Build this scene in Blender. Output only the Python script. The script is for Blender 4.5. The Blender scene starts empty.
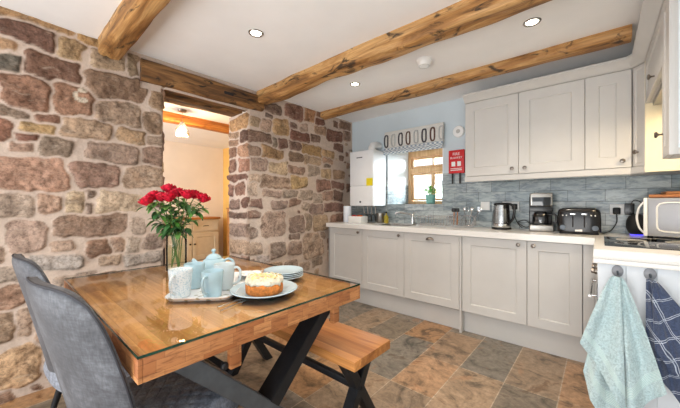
import bpy, bmesh, math, random
import numpy as np
from math import sin, cos, pi, radians, sqrt
from mathutils import Vector, Matrix, noise

random.seed(7)
SC = bpy.context.scene
COL = SC.collection

# ------------------------------------------------------------------ camera
CAM_H = 1.16
cam = bpy.data.cameras.new('camera')
cam.sensor_width = 36.0
cam.lens = 36.0 * 300 / 680
cam.clip_start = 0.02
co = bpy.data.objects.new('camera', cam)
COL.objects.link(co)
co.location = (0, 0, CAM_H)
co.rotation_euler = (pi / 2, 0, radians(41))
SC.camera = co
SC.view_settings.view_transform = 'Standard'
SC.view_settings.look = 'None'
SC.view_settings.gamma = 1
SC.view_settings.use_curve_mapping = False
SC.view_settings.exposure = 0.47

_c, _s = cos(radians(41)), sin(radians(41))
def ray(px, py):
    a = (px - 340) / 300.0
    return a * _c - _s, a * _s + _c, (204 - py) / 300.0
def on_x(px, py, X):          # survey helper: photo measurement to a point on a wall of constant x
    dx, dy, dz = ray(px, py); t = X / dx
    return dy * t, CAM_H + dz * t
def on_y(px, py, Y):
    dx, dy, dz = ray(px, py); t = Y / dy
    return dx * t, CAM_H + dz * t

# ------------------------------------------------------------------ materials
def lin(c):
    out = []
    for v in c[:3]:
        v = v / 255.0
        out.append(v / 12.92 if v <= 0.04045 else ((v + 0.055) / 1.055) ** 2.4)
    return (out[0], out[1], out[2], 1.0)

class NT:
    def __init__(self, name):
        self.m = bpy.data.materials.new(name)
        self.m.use_nodes = True
        self.t = self.m.node_tree
        self.b = self.t.nodes['Principled BSDF']
        self.out = self.t.nodes['Material Output']
    def n(self, typ, **kw):
        nd = self.t.nodes.new(typ)
        for k, v in kw.items():
            if k.startswith('i_'):
                nd.inputs[k[2:].replace('_', ' ')].default_value = v
            else:
                setattr(nd, k, v)
        return nd
    def l(self, a, b):
        self.t.links.new(a, b)
    def coords(self, scale=(1, 1, 1), rot=(0, 0, 0)):
        tc = self.n('ShaderNodeTexCoord')
        mp = self.n('ShaderNodeMapping')
        mp.inputs['Scale'].default_value = scale
        mp.inputs['Rotation'].default_value = rot
        self.l(tc.outputs['Object'], mp.inputs['Vector'])
        return mp.outputs['Vector']
    def noise(self, vec, scale, detail=4, rough=0.55, dist=0.0):
        nd = self.n('ShaderNodeTexNoise')
        nd.inputs['Scale'].default_value = scale
        nd.inputs['Detail'].default_value = detail
        nd.inputs['Roughness'].default_value = rough
        nd.inputs['Distortion'].default_value = dist
        self.l(vec, nd.inputs['Vector'])
        return nd.outputs['Fac']
    def ramp(self, fac, stops):
        nd = self.n('ShaderNodeValToRGB')
        cr = nd.color_ramp
        while len(cr.elements) < len(stops):
            cr.elements.new(0.5)
        for e, (p, c) in zip(cr.elements, stops):
            e.position = p
            e.color = lin(c) if len(c) == 3 else c
        self.l(fac, nd.inputs['Fac'])
        return nd.outputs['Color']
    def mix(self, fac, a, b, mode='MIX'):
        nd = self.n('ShaderNodeMix', data_type='RGBA', blend_type=mode)
        for sock, v in ((0, fac), (6, a), (7, b)):
            if hasattr(v, 'links'):
                self.l(v, nd.inputs[sock])
            else:
                nd.inputs[sock].default_value = v
        return nd.outputs[2]
    def bump(self, h, strength=0.3, dist=0.01, normal=None):
        nd = self.n('ShaderNodeBump')
        nd.inputs['Strength'].default_value = strength
        nd.inputs['Distance'].default_value = dist
        self.l(h, nd.inputs['Height'])
        if normal: self.l(normal, nd.inputs['Normal'])
        self.l(nd.outputs['Normal'], self.b.inputs['Normal'])
        return nd.outputs['Normal']
    def base(self, c):
        if hasattr(c, 'links'): self.l(c, self.b.inputs['Base Color'])
        else: self.b.inputs['Base Color'].default_value = c
    def set(self, rough=0.5, metal=0.0, spec=None, trans=None, ior=None, coat=None, sheen=None):
        self.b.inputs['Roughness'].default_value = rough
        self.b.inputs['Metallic'].default_value = metal
        if spec is not None: self.b.inputs['Specular IOR Level'].default_value = spec
        if trans is not None: self.b.inputs['Transmission Weight'].default_value = trans
        if ior is not None: self.b.inputs['IOR'].default_value = ior
        if coat is not None: self.b.inputs['Coat Weight'].default_value = coat
        if sheen is not None: self.b.inputs['Sheen Weight'].default_value = sheen

def simple(name, rgb, rough=0.5, metal=0.0, var=0.05, nscale=12, bump=0.0, **kw):
    m = NT(name)
    v = m.coords()
    f = m.noise(v, nscale, 3)
    lo = tuple(max(0, c * (1 - var)) for c in rgb); hi = tuple(min(255, c * (1 + var)) for c in rgb)
    m.base(m.ramp(f, [(0.3, lo), (0.7, hi)]))
    m.set(rough, metal, **kw)
    if bump: m.bump(m.noise(v, nscale * 8, 3), bump, 0.002)
    return m.m

def emis(name, rgb, strength):
    m = NT(name)
    m.base(lin(rgb)); m.b.inputs['Emission Color'].default_value = lin(rgb)
    m.b.inputs['Emission Strength'].default_value = strength
    return m.m

def wood(name, cols, axis=0, scale=1.0, rough=0.45, knots=True, stave=None, coat=0.0, crack=0.5):
    m = NT(name)
    sc = [9, 9, 9]; sc[axis] = 1.1
    v = m.coords(tuple(s * scale for s in sc))
    f = m.noise(v, 1.6, 6, 0.62, 0.9)
    col = m.ramp(f, [(0.28, cols[0]), (0.46, cols[1]), (0.62, cols[2]), (0.78, cols[1])])
    fine = [90, 90, 90]; fine[axis] = 3
    f2 = m.noise(m.coords(tuple(s * scale for s in fine)), 1.0, 3)
    col = m.mix(0.35, col, m.ramp(f2, [(0.35, cols[0]), (0.65, (255, 255, 255))]), 'MULTIPLY')
    if knots:
        kv = [3.2, 7, 7]
        if axis == 1: kv = [7, 3.2, 7]
        f3 = m.noise(m.coords(tuple(kv)), 1.7, 5, 0.6, 1.2)
        k = m.ramp(f3, [(0.57, (0, 0, 0)), (0.66, (255, 255, 255))])
        kk = m.n('ShaderNodeMath', operation='MULTIPLY'); m.l(k, kk.inputs[0]); kk.inputs[1].default_value = crack
        col = m.mix(kk.outputs[0], col, lin(tuple(c * 0.35 for c in cols[0])))
    if crack > .8:
        cs = [26, 26, 26]; cs[axis] = 1.3
        f4 = m.noise(m.coords(tuple(cs)), 1.0, 3, .5, .7)
        ck = m.ramp(f4, [(0.30, (255, 255, 255)), (0.36, (0, 0, 0))])
        c4 = m.n('ShaderNodeMath', operation='MULTIPLY'); m.l(ck, c4.inputs[0]); c4.inputs[1].default_value = .8
        col = m.mix(c4.outputs[0], col, lin(tuple(c * 0.4 for c in cols[0])))
    if stave:
        tc = m.n('ShaderNodeTexCoord')
        bt = m.n('ShaderNodeTexBrick')
        bt.offset = 0.37
        bt.inputs['Scale'].default_value = 1
        bt.inputs['Brick Width'].default_value = stave[0]
        bt.inputs['Row Height'].default_value = stave[1]
        bt.inputs['Mortar Size'].default_value = 0.0006
        bt.inputs['Bias'].default_value = 0.0
        bt.inputs['Color1'].default_value = (0.66, 0.58, 0.52, 1)
        bt.inputs['Color2'].default_value = (1.12, 1.1, 1.08, 1)
        bt.inputs['Mortar'].default_value = (0.5, 0.42, 0.36, 1)
        m.l(tc.outputs['Object'], bt.inputs['Vector'])
        col = m.mix(0.8, col, bt.outputs['Color'], 'MULTIPLY')
    m.base(col)
    m.set(rough, coat=coat)
    m.bump(f2, 0.15, 0.002)
    return m.m

def thin_glass(name, tint=(1, 1, 1, 1), rough=0.0, ior=1.5, extra=0.0):
    m = NT(name)
    m.t.nodes.remove(m.b)
    tr = m.n('ShaderNodeBsdfTransparent'); tr.inputs['Color'].default_value = tint
    gl = m.n('ShaderNodeBsdfGlossy'); gl.inputs['Roughness'].default_value = rough
    fr = m.n('ShaderNodeFresnel'); fr.inputs['IOR'].default_value = ior
    ad = m.n('ShaderNodeMath', operation='ADD'); ad.inputs[1].default_value = extra
    m.l(fr.outputs[0], ad.inputs[0])
    mx = m.n('ShaderNodeMixShader')
    m.l(ad.outputs[0], mx.inputs[0]); m.l(tr.outputs[0], mx.inputs[1]); m.l(gl.outputs[0], mx.inputs[2])
    m.l(mx.outputs[0], m.out.inputs['Surface'])
    return m.m

# stone: vertex colour carries each stone's own colour
def stone_mat():
    m = NT('rubble_stone')
    at = m.n('ShaderNodeAttribute', attribute_name='stone')
    msk = m.n('ShaderNodeAttribute', attribute_name='mask')
    v = m.coords()
    f = m.noise(v, 9, 7, 0.7, 0.6)
    f2 = m.noise(v, 55, 5, 0.7)
    f3 = m.noise(m.coords((4, 4, 13)), 3.0, 5, 0.65, 0.8)
    k1 = m.n('ShaderNodeMath', operation='MULTIPLY_ADD'); m.l(msk.outputs['Fac'], k1.inputs[0]); k1.inputs[1].default_value = .65; k1.inputs[2].default_value = .25
    k2 = m.n('ShaderNodeMath', operation='MULTIPLY_ADD'); m.l(msk.outputs['Fac'], k2.inputs[0]); k2.inputs[1].default_value = .45; k2.inputs[2].default_value = .15
    c = m.mix(k1.outputs[0], at.outputs['Color'], m.ramp(f, [(0.33, (158, 148, 140)), (0.5, (232, 228, 222)), (0.7, (255, 248, 240))]), 'MULTIPLY')
    c = m.mix(k2.outputs[0], c, m.ramp(f2, [(0.36, (124, 116, 112)), (0.56, (250, 250, 250))]), 'MULTIPLY')
    # dusty lime bloom and rust streaks on the stones only
    bl = m.ramp(f3, [(0.56, (0, 0, 0)), (0.74, (255, 255, 255))])
    mm = m.n('ShaderNodeMath', operation='MULTIPLY'); m.l(bl, mm.inputs[0]); m.l(msk.outputs['Fac'], mm.inputs[1])
    m2 = m.n('ShaderNodeMath', operation='MULTIPLY'); m.l(mm.outputs[0], m2.inputs[0]); m2.inputs[1].default_value = 0.42
    c = m.mix(m2.outputs[0], c, lin((205, 188, 168)))
    m.base(c)
    m.set(0.88, spec=0.25)
    ad = m.n('ShaderNodeMath', operation='ADD')
    m.l(f2, ad.inputs[0]); m.l(f, ad.inputs[1])
    m.bump(ad.outputs[0], 0.45, 0.01)
    return m.m

def tile_mat():
    m = NT('slate_blue_wall_tiles')
    tc = m.n('ShaderNodeTexCoord')
    sx = m.n('ShaderNodeSeparateXYZ'); m.l(tc.outputs['Object'], sx.inputs[0])
    ad = m.n('ShaderNodeMath', operation='ADD'); m.l(sx.outputs['X'], ad.inputs[0]); m.l(sx.outputs['Y'], ad.inputs[1])
    cb = m.n('ShaderNodeCombineXYZ'); m.l(ad.outputs[0], cb.inputs['X']); m.l(sx.outputs['Z'], cb.inputs['Y'])
    bt = m.n('ShaderNodeTexBrick'); bt.offset = 0.5
    for k, val in (('Scale', 1), ('Brick Width', 0.245), ('Row Height', 0.0985), ('Mortar Size', 0.0022), ('Mortar Smooth', 0.3), ('Bias', 0.0)):
        bt.inputs[k].default_value = val
    bt.inputs['Color1'].default_value = lin((150, 164, 170))
    bt.inputs['Color2'].default_value = lin((196, 204, 206))
    bt.inputs['Mortar'].default_value = lin((118, 124, 126))
    m.l(cb.outputs[0], bt.inputs['Vector'])
    v = m.coords((3, 3, 10))
    f = m.noise(v, 3.2, 5, 0.65, 0.7)
    c = m.mix(0.8, bt.outputs['Color'], m.ramp(f, [(0.35, (150, 160, 168)), (0.6, (255, 255, 252))]), 'MULTIPLY')
    m.base(c)
    m.set(0.22, spec=0.5)
    ad2 = m.n('ShaderNodeMath', operation='MULTIPLY_ADD')
    m.l(bt.outputs['Fac'], ad2.inputs[0]); ad2.inputs[1].default_value = -1.0
    m.l(m.noise(m.coords(), 14, 2), ad2.inputs[2])
    m.bump(ad2.outputs[0], 0.35, 0.006)
    return m.m

def floor_mat():
    m = NT('riven_slate_floor')
    at = m.n('ShaderNodeAttribute', attribute_name='tile')
    v = m.coords()
    f = m.noise(v, 4.2, 7, 0.66, 1.6)
    f2 = m.noise(v, 30, 5, 0.7)
    c = m.mix(0.85, at.outputs['Color'], m.ramp(f, [(0.35, (116, 114, 110)), (0.44, (214, 206, 196)), (0.56, (255, 248, 240)), (0.66, (186, 160, 134))]), 'MULTIPLY')
    f3 = m.noise(v, 2.1, 6, 0.65, 2.2)
    rust = m.ramp(f3, [(0.60, (0, 0, 0)), (0.66, (255, 255, 255)), (0.74, (90, 90, 90))])
    rr = m.n('ShaderNodeMath', operation='MULTIPLY'); m.l(rust, rr.inputs[0]); rr.inputs[1].default_value = 0.35
    c = m.mix(rr.outputs[0], c, lin((186, 122, 70)))
    c = m.mix(0.5, c, m.ramp(f2, [(0.35, (150, 150, 150)), (0.6, (255, 255, 255))]), 'MULTIPLY')
    m.base(c)
    m.set(0.36, spec=0.4)
    ad = m.n('ShaderNodeMath', operation='ADD'); m.l(f, ad.inputs[0]); m.l(f2, ad.inputs[1])
    m.bump(ad.outputs[0], 0.3, 0.006)
    return m.m

M = {}
M['stone'] = stone_mat()
M['tiles'] = tile_mat()
M['floor'] = floor_mat()
M['ceiling'] = simple('white_ceiling_paint', (244, 243, 242), 0.9, var=0.012, nscale=3)
M['bluewall'] = simple('pale_blue_paint', (202, 213, 219), 0.85, var=0.015, nscale=3)
M['cream'] = simple('cream_paint', (240, 230, 218), 0.85, var=0.02, nscale=2)
M['ochre'] = simple('ochre_paint', (240, 190, 104), 0.8, var=0.04, nscale=3)
M['cab'] = simple('dove_grey_cabinet_paint', (204, 202, 198), 0.42, var=0.012, nscale=5)
M['carcass'] = simple('cabinet_carcass', (186, 184, 180), 0.5, var=0.02)
M['endpanel'] = simple('pale_end_panel_paint', (216, 222, 228), 0.45, var=0.015)
M['worktop'] = simple('white_speckled_worktop', (232, 230, 226), 0.2, var=0.02, nscale=160)
M['beam'] = wood('honey_oak_beam', [(92, 58, 28), (174, 124, 68), (212, 168, 110)], 0, 1.0, 0.6, crack=0.9)
M['beamy'] = wood('honey_oak_cross_beam', [(120, 62, 22), (186, 112, 44), (210, 140, 64)], 1, 1.0, 0.6, crack=0.5)
M['lintel'] = wood('aged_oak_lintel', [(58, 36, 18), (118, 80, 42), (158, 114, 66)], 1, 1.0, 0.7, crack=0.95)
M['oak'] = wood('oiled_oak_table', [(184, 134, 78), (224, 176, 110), (240, 200, 140)], 0, 0.7, 0.4, crack=0.12, stave=(0.62, 0.055))
def edge_mat():
    m = NT('rustic_block_edge')
    tc = m.n('ShaderNodeTexCoord'); sx = m.n('ShaderNodeSeparateXYZ'); m.l(tc.outputs['Object'], sx.inputs[0])
    ad = m.n('ShaderNodeMath', operation='ADD'); m.l(sx.outputs['X'], ad.inputs[0]); m.l(sx.outputs['Y'], ad.inputs[1])
    cb = m.n('ShaderNodeCombineXYZ'); m.l(ad.outputs[0], cb.inputs['X']); m.l(sx.outputs['Z'], cb.inputs['Y'])
    bt = m.n('ShaderNodeTexBrick'); bt.offset = .43; bt.offset_frequency = 2; bt.squash = .7; bt.squash_frequency = 2
    for k, v in (('Scale', 1), ('Brick Width', .105), ('Row Height', .0325), ('Mortar Size', .0004), ('Bias', -.1)): bt.inputs[k].default_value = v
    bt.inputs['Color1'].default_value = lin((168, 106, 62)); bt.inputs['Color2'].default_value = lin((214, 156, 102)); bt.inputs['Mortar'].default_value = lin((120, 74, 40))
    m.l(cb.outputs[0], bt.inputs['Vector'])
    f = m.noise(m.coords((10, 10, 60)), 2.0, 5, .65, .5)
    c = m.mix(.6, bt.outputs['Color'], m.ramp(f, [(.34, (140, 96, 66)), (.52, (245, 236, 226)), (.7, (255, 250, 240))]), 'MULTIPLY')
    m.base(c); m.set(.5); m.bump(f, .3, .003)
    return m.m
M['edge'] = edge_mat()
M['bench'] = wood('oiled_oak_bench', [(158, 98, 48), (196, 134, 72), (214, 154, 90)], 0, 0.8, 0.4, knots=False, stave=(3, 0.1))
M['pine'] = wood('window_pine', [(206, 158, 108), (232, 188, 138), (240, 202, 156)], 2, 0.8, 0.45, knots=False)
M['sidetop'] = wood('sideboard_oak', [(150, 92, 40), (188, 126, 62), (208, 150, 84)], 1, 0.8, 0.4, knots=False)
M['blacksteel'] = simple('black_powder_steel', (38, 40, 44), 0.42, 0.5, var=0.1, nscale=30)
M['greysteel'] = simple('gunmetal_steel', (92, 99, 106), 0.45, 0.6, var=0.08, nscale=20)
M['chrome'] = simple('chrome', (215, 215, 215), 0.12, 1.0, var=0.02)
M['pewter'] = simple('pewter', (128, 120, 112), 0.3, 1.0, var=0.06)
M['steel'] = simple('brushed_steel', (156, 152, 146), 0.3, 1.0, var=0.05, nscale=60)
M['black'] = simple('black_plastic', (20, 20, 22), 0.25, var=0.1)
M['blackrub'] = simple('black_rubber', (22, 22, 24), 0.6, var=0.1)
M['white'] = simple('white_plastic', (238, 238, 236), 0.35, var=0.01)
M['enamel'] = simple('white_enamel', (236, 238, 240), 0.25, var=0.008)
M['red'] = simple('red_plastic', (206, 24, 30), 0.35, var=0.03)
M['yellow'] = simple('yellow_label', (236, 216, 30), 0.6, var=0.03)
M['dark'] = simple('dark_gap', (30, 28, 28), 0.8)
M['ceramic_blue'] = simple('duck_egg_glaze', (174, 203, 214), 0.12, var=0.04, nscale=18)
M['ceramic_white'] = simple('white_glaze', (206, 218, 222), 0.12, var=0.03, nscale=18)
M['plate'] = simple('pale_blue_china', (184, 204, 214), 0.1, var=0.02)
M['hob'] = simple('black_ceramic_glass', (16, 16, 18), 0.04, var=0.02, spec=0.8)
M['glass'] = thin_glass('window_pane_glass', (0.97, 0.985, 0.98, 1))
M['tableglass'] = thin_glass('table_cover_glass', (0.97, 0.99, 0.975, 1), 0.004, 1.55, 0.07)
M['glassedge'] = simple('green_glass_edge', (24, 62, 46), 0.1, var=0.1)
M['vaseglass'] = thin_glass('vase_glass', (0.965, 0.985, 0.98, 1), 0.08, 1.22, 0.03)
M['water'] = thin_glass('vase_water', (0.95, 0.985, 0.95, 1), 0.0, 1.1, 0.0)
M['leaf'] = simple('rose_leaf', (86, 134, 60), 0.45, var=0.3, nscale=22)
M['leafd'] = simple('dark_rose_leaf', (50, 92, 48), 0.45, var=0.3, nscale=22)
M['stem'] = simple('green_stem', (96, 128, 62), 0.5, var=0.15)
M['rose'] = simple('crimson_petal', (190, 12, 46), 0.55, var=0.25, nscale=70)
M['herb'] = simple('bright_leaf', (118, 176, 84), 0.5, var=0.25, nscale=30)
M['teal'] = simple('mint_glaze', (140, 196, 184), 0.3, var=0.05)
M['sponge'] = simple('golden_sponge', (196, 118, 52), 0.8, var=0.2, nscale=60, bump=0.5)
M['cream_icing'] = simple('cream_topping', (226, 218, 198), 0.5, var=0.03)
M['almond'] = simple('flaked_almond', (236, 214, 150), 0.6, var=0.1)
M['board'] = wood('chopping_board', [(150, 88, 40), (186, 120, 62), (206, 144, 84)], 0, 1.2, 0.5, knots=False)
M['lamp'] = emis('downlight_lens', (255, 244, 222), 14)
M['bulb'] = emis('warm_bulb', (255, 214, 150), 22)
M['shade'] = thin_glass('ribbed_lamp_glass', (1.0, 0.95, 0.86, 1), 0.15, 1.5, 0.15)
M['blueled'] = emis('blue_light_ring', (90, 80, 255), 1.0)
M['carafe'] = thin_glass('carafe_glass', (0.55, 0.55, 0.56, 1), 0.02, 1.5, 0.06)
M['kettleglass'] = thin_glass('kettle_glass', (0.97, 0.98, 0.99, 1), 0.25, 1.4, 0.25)
M['mwside'] = simple('silver_grey_casing', (150, 151, 156), 0.35, 0.3, var=0.02)
M['paneglare'] = simple('window_reflection_white', (240, 247, 252), 0.18, var=0.005)  # bright window reflection put into the base colour
M['foliage'] = simple('garden_foliage', (206, 222, 190), 0.8, var=0.3, nscale=8)
M['lawn'] = simple('lawn', (220, 230, 205), 0.9, var=0.2, nscale=6)
M['napkin'] = simple('napkin', (232, 238, 246), 0.9, var=0.03)
M['darkbox'] = simple('dark_varnish', (44, 30, 34), 0.4, var=0.1)

# ---- fabric materials
def denim(name, cols):
    m = NT(name)
    v = m.coords()
    f = m.noise(v, 7, 6, 0.7, 0.4)
    f2 = m.noise(m.coords((160, 160, 30)), 1, 2)
    f3 = m.noise(m.coords((30, 30, 160)), 1, 2)
    c = m.ramp(f, [(0.34, cols[0]), (0.52, cols[1]), (0.7, cols[2])])
    c = m.mix(0.4, c, m.ramp(f2, [(0.35, (120, 120, 124)), (0.65, (255, 255, 255))]), 'MULTIPLY')
    c = m.mix(0.4, c, m.ramp(f3, [(0.35, (130, 130, 134)), (0.65, (255, 255, 255))]), 'MULTIPLY')
    m.base(c); m.set(0.62, sheen=0.1)
    m.bump(f2, 0.2, 0.001)
    return m.m
M['suede'] = denim('worn_charcoal_suede', [(54, 55, 60), (82, 84, 90), (116, 119, 125)])
M['quilt'] = denim('quilted_grey_suede', [(112, 116, 126), (156, 161, 172), (196, 201, 210)])
def terry():
    m = NT('aqua_terry_towel')
    tc = m.n('ShaderNodeTexCoord')
    sx = m.n('ShaderNodeSeparateXYZ'); m.l(tc.outputs['UV'], sx.inputs[0])
    band = m.ramp(sx.outputs['Y'], [(0.0, (0, 0, 0)), (0.795, (0, 0, 0)), (0.80, (255, 255, 255)), (0.875, (255, 255, 255)), (0.88, (0, 0, 0))])
    v = m.coords()
    f = m.noise(v, 120, 3, 0.7)
    f1 = m.noise(v, 9, 4)
    c = m.mix(f1, lin((178, 208, 216)), lin((214, 230, 230)))
    c = m.mix(0.5, c, m.ramp(f, [(0.35, (150, 170, 172)), (0.6, (255, 255, 255))]), 'MULTIPLY')
    wv = m.n('ShaderNodeMath', operation='SINE')
    ml = m.n('ShaderNodeMath', operation='MULTIPLY'); m.l(sx.outputs['Y'], ml.inputs[0]); ml.inputs[1].default_value = 560
    m.l(ml.outputs[0], wv.inputs[0])
    bc = m.ramp(wv.outputs[0], [(0.0, (176, 208, 210)), (0.6, (222, 236, 234))])
    c = m.mix(band, c, bc)
    m.base(c); m.set(0.95, sheen=0.4)
    m.bump(f, 0.8, 0.006)
    return m.m
M['terry'] = terry()
def check():
    m = NT('navy_check_cotton')
    tc = m.n('ShaderNodeTexCoord')
    mp = m.n('ShaderNodeMapping'); mp.inputs['Rotation'].default_value = (0, radians(28), 0)
    dn = m.n('ShaderNodeTexNoise'); dn.inputs['Scale'].default_value = 5; m.l(tc.outputs['Object'], dn.inputs['Vector'])
    dm = m.n('ShaderNodeMix', data_type='VECTOR'); dm.inputs[0].default_value = .09
    m.l(tc.outputs['Object'], dm.inputs[4]); m.l(dn.outputs['Color'], dm.inputs[5])
    m.l(dm.outputs[1], mp.inputs['Vector'])
    sx = m.n('ShaderNodeSeparateXYZ'); m.l(mp.outputs[0], sx.inputs[0])
    def lines(sock, freq):
        a = m.n('ShaderNodeMath', operation='MULTIPLY'); m.l(sock, a.inputs[0]); a.inputs[1].default_value = freq
        b = m.n('ShaderNodeMath', operation='FRACT'); m.l(a.outputs[0], b.inputs[0])
        return m.ramp(b.outputs[0], [(0.0, (0, 0, 0)), (0.085, (0, 0, 0)), (0.09, (255, 255, 255)), (0.12, (255, 255, 255)), (0.125, (0, 0, 0)), (0.18, (0, 0, 0)), (0.185, (255, 255, 255)), (0.215, (255, 255, 255)), (0.22, (0, 0, 0))])
    a = lines(sx.outputs['X'], 14); b = lines(sx.outputs['Z'], 14)
    s = m.mix(1.0, a, b, 'LIGHTEN')
    f = m.noise(m.coords(), 150, 2)
    c = m.mix(s, lin((66, 80, 110)), lin((196, 206, 220)))
    c = m.mix(0.5, c, m.ramp(f, [(0.35, (150, 150, 160)), (0.6, (255, 255, 255))]), 'MULTIPLY')
    m.base(c); m.set(0.9, sheen=0.3)
    m.bump(f, 0.4, 0.003)
    return m.m
M['check'] = check()
def trayprint():
    m = NT('floral_tray_print')
    vo = m.n('ShaderNodeTexVoronoi'); vo.inputs['Scale'].default_value = 34
    m.l(m.coords(), vo.inputs['Vector'])
    dots = m.ramp(vo.outputs['Distance'], [(0.0, (140, 160, 190)), (0.28, (190, 186, 160)), (0.34, (240, 242, 244))])
    m.base(dots); m.set(0.3)
    return m.m
M['tray'] = trayprint()
def gingham():
    m = NT('blue_check_linen')
    tc = m.n('ShaderNodeTexCoord')
    ck = m.n('ShaderNodeTexChecker'); ck.inputs['Scale'].default_value = 38
    ck.inputs['Color1'].default_value = lin((150, 164, 178)); ck.inputs['Color2'].default_value = lin((222, 224, 222))
    m.l(tc.outputs['Object'], ck.inputs['Vector'])
    m.base(ck.outputs['Color']); m.set(0.9)
    return m.m
M['gingham'] = gingham()
M['linen'] = simple('oatmeal_linen', (214, 212, 206), 0.9, var=0.04, nscale=90)
M['ovaldark'] = simple('charcoal_print', (72, 68, 72), 0.9)
M['ovalbrown'] = simple('umber_print', (98, 72, 62), 0.9)
M['ovallight'] = simple('pale_grey_print', (184, 184, 182), 0.9)

# ------------------------------------------------------------------ mesh builder
class MB:
    def __init__(self):
        self.bm = bmesh.new()
        self.uv = None
    def _merge(self, tb, mi, mat4=None):
        for f in tb.faces: f.material_index = mi
        if mat4 is not None: bmesh.ops.transform(tb, matrix=mat4, verts=tb.verts)
        me = bpy.data.meshes.new('tmp'); tb.to_mesh(me); tb.free()
        self.bm.from_mesh(me); bpy.data.meshes.remove(me)
        return self
    def box(self, x0, x1, y0, y1, z0, z1, bev=0.0, seg=2, mi=0, mat4=None):
        tb = bmesh.new()
        vs = [tb.verts.new(p) for p in ((x0, y0, z0), (x1, y0, z0), (x1, y1, z0), (x0, y1, z0), (x0, y0, z1), (x1, y0, z1), (x1, y1, z1), (x0, y1, z1))]
        for f in ((0, 3, 2, 1), (4, 5, 6, 7), (0, 1, 5, 4), (1, 2, 6, 5), (2, 3, 7, 6), (3, 0, 4, 7)):
            tb.faces.new([vs[i] for i in f])
        if bev > 0:
            bmesh.ops.bevel(tb, geom=list(tb.edges), offset=bev, segments=seg, affect='EDGES', profile=0.6)
        return self._merge(tb, mi, mat4)
    def grid(self, fn, nu, nv, mi=0, closed_u=False, cap=False, uv=False, mat4=None):
        tb = bmesh.new()
        vs = []
        for j in range(nv + 1):
            row = []
            for i in range(nu if closed_u else nu + 1):
                row.append(tb.verts.new(fn(i / nu, j / nv)))
            vs.append(row)
        lay = tb.loops.layers.uv.new('UVMap') if uv else None
        W = nu
        for j in range(nv):
            for i in range(W):
                i2 = (i + 1) % nu if closed_u else i + 1
                f = tb.faces.new((vs[j][i], vs[j][i2], vs[j + 1][i2], vs[j + 1][i]))
                if lay:
                    for lp, (a, b) in zip(f.loops, ((i, j), (i + 1, j), (i + 1, j + 1), (i, j + 1))):
                        lp[lay].uv = (a / nu, b / nv)
        if cap and closed_u:
            tb.faces.new(list(reversed(vs[0]))); tb.faces.new(vs[-1])
        return self._merge(tb, mi, mat4)
    def lathe(self, prof, n=32, c=(0, 0, 0), mi=0, cap=False, mat4=None):
        m = len(prof) - 1
        def fn(u, v):
            k = min(m, int(round(v * m))); r, z = prof[k]; a = 2 * pi * u
            return (c[0] + max(r, 1e-5) * cos(a), c[1] + max(r, 1e-5) * sin(a), c[2] + z)
        return self.grid(fn, n, m, mi, True, cap, mat4=mat4)
    def tube(self, pts, r, n=10, mi=0, cap=True, sq=None):
        pts = [Vector(p) for p in pts]
        rs = r if isinstance(r, (list, tuple)) else [r] * len(pts)
        up = Vector((0, 0, 1))
        t0 = (pts[1] - pts[0]).normalized()
        if abs(t0.z) > 0.9: up = Vector((1, 0, 0))
        rings = []
        nrm = (up - t0 * up.dot(t0)).normalized()
        for k, p in enumerate(pts):
            if k == 0: t = pts[1] - pts[0]
            elif k == len(pts) - 1: t = pts[-1] - pts[-2]
            else: t = (pts[k + 1] - pts[k]).normalized() + (pts[k] - pts[k - 1]).normalized()
            t.normalize()
            nrm = (nrm - t * nrm.dot(t)).normalized()
            b = t.cross(nrm)
            rings.append([p + (nrm * cos(2 * pi * i / n) + b * sin(2 * pi * i / n)) * rs[k] for i in range(n)])
        tb = bmesh.new()
        vs = [[tb.verts.new(q) for q in ring] for ring in rings]
        for a, b in zip(vs[:-1], vs[1:]):
            for i in range(n):
                tb.faces.new((a[i], a[(i + 1) % n], b[(i + 1) % n], b[i]))
        if cap:
            tb.faces.new(list(reversed(vs[0]))); tb.faces.new(vs[-1])
        return self._merge(tb, mi)
    def prism(self, poly, a, b, axis='x', mi=0, bev=0.0):
        def P(p, t):
            if axis == 'x': return (t, p[0], p[1])
            if axis == 'y': return (p[0], t, p[1])
            return (p[0], p[1], t)
        tb = bmesh.new()
        va = [tb.verts.new(P(p, a)) for p in poly]; vb = [tb.verts.new(P(p, b)) for p in poly]
        n = len(poly)
        tb.faces.new(va); tb.faces.new(list(reversed(vb)))
        for i in range(n): tb.faces.new((va[i], vb[i], vb[(i + 1) % n], va[(i + 1) % n]))
        bmesh.ops.recalc_face_normals(tb, faces=tb.faces)
        if bev: bmesh.ops.bevel(tb, geom=list(tb.edges), offset=bev, segments=2, affect='EDGES')
        return self._merge(tb, mi)
    def shaker(self, w, h, th=0.02, rail=0.07, dep=0.008, mi=0, mat4=None):
        # local: x 0..w, z 0..h, front at y=0 facing -y, back at y=th
        tb = bmesh.new()
        e = 0.002
        def loop(x0, x1, z0, z1, y): return [tb.verts.new(p) for p in ((x0, y, z0), (x1, y, z0), (x1, y, z1), (x0, y, z1))]
        L = [loop(0, w, 0, h, th), loop(0, w, 0, h, e), loop(e, w - e, e, h - e, 0), loop(rail, w - rail, rail, h - rail, 0), loop(rail + 0.006, w - rail - 0.006, rail + 0.006, h - rail - 0.006, dep)]
        for a, b in zip(L[:-1], L[1:]):
            for i in range(4): tb.faces.new((a[i], a[(i + 1) % 4], b[(i + 1) % 4], b[i]))
        tb.faces.new(L[-1]); tb.faces.new(list(reversed(L[0])))
        bmesh.ops.recalc_face_normals(tb, faces=tb.faces)
        return self._merge(tb, mi, mat4)
    def xf(self, mat4):
        bmesh.ops.transform(self.bm, matrix=mat4, verts=self.bm.verts); return self
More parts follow.
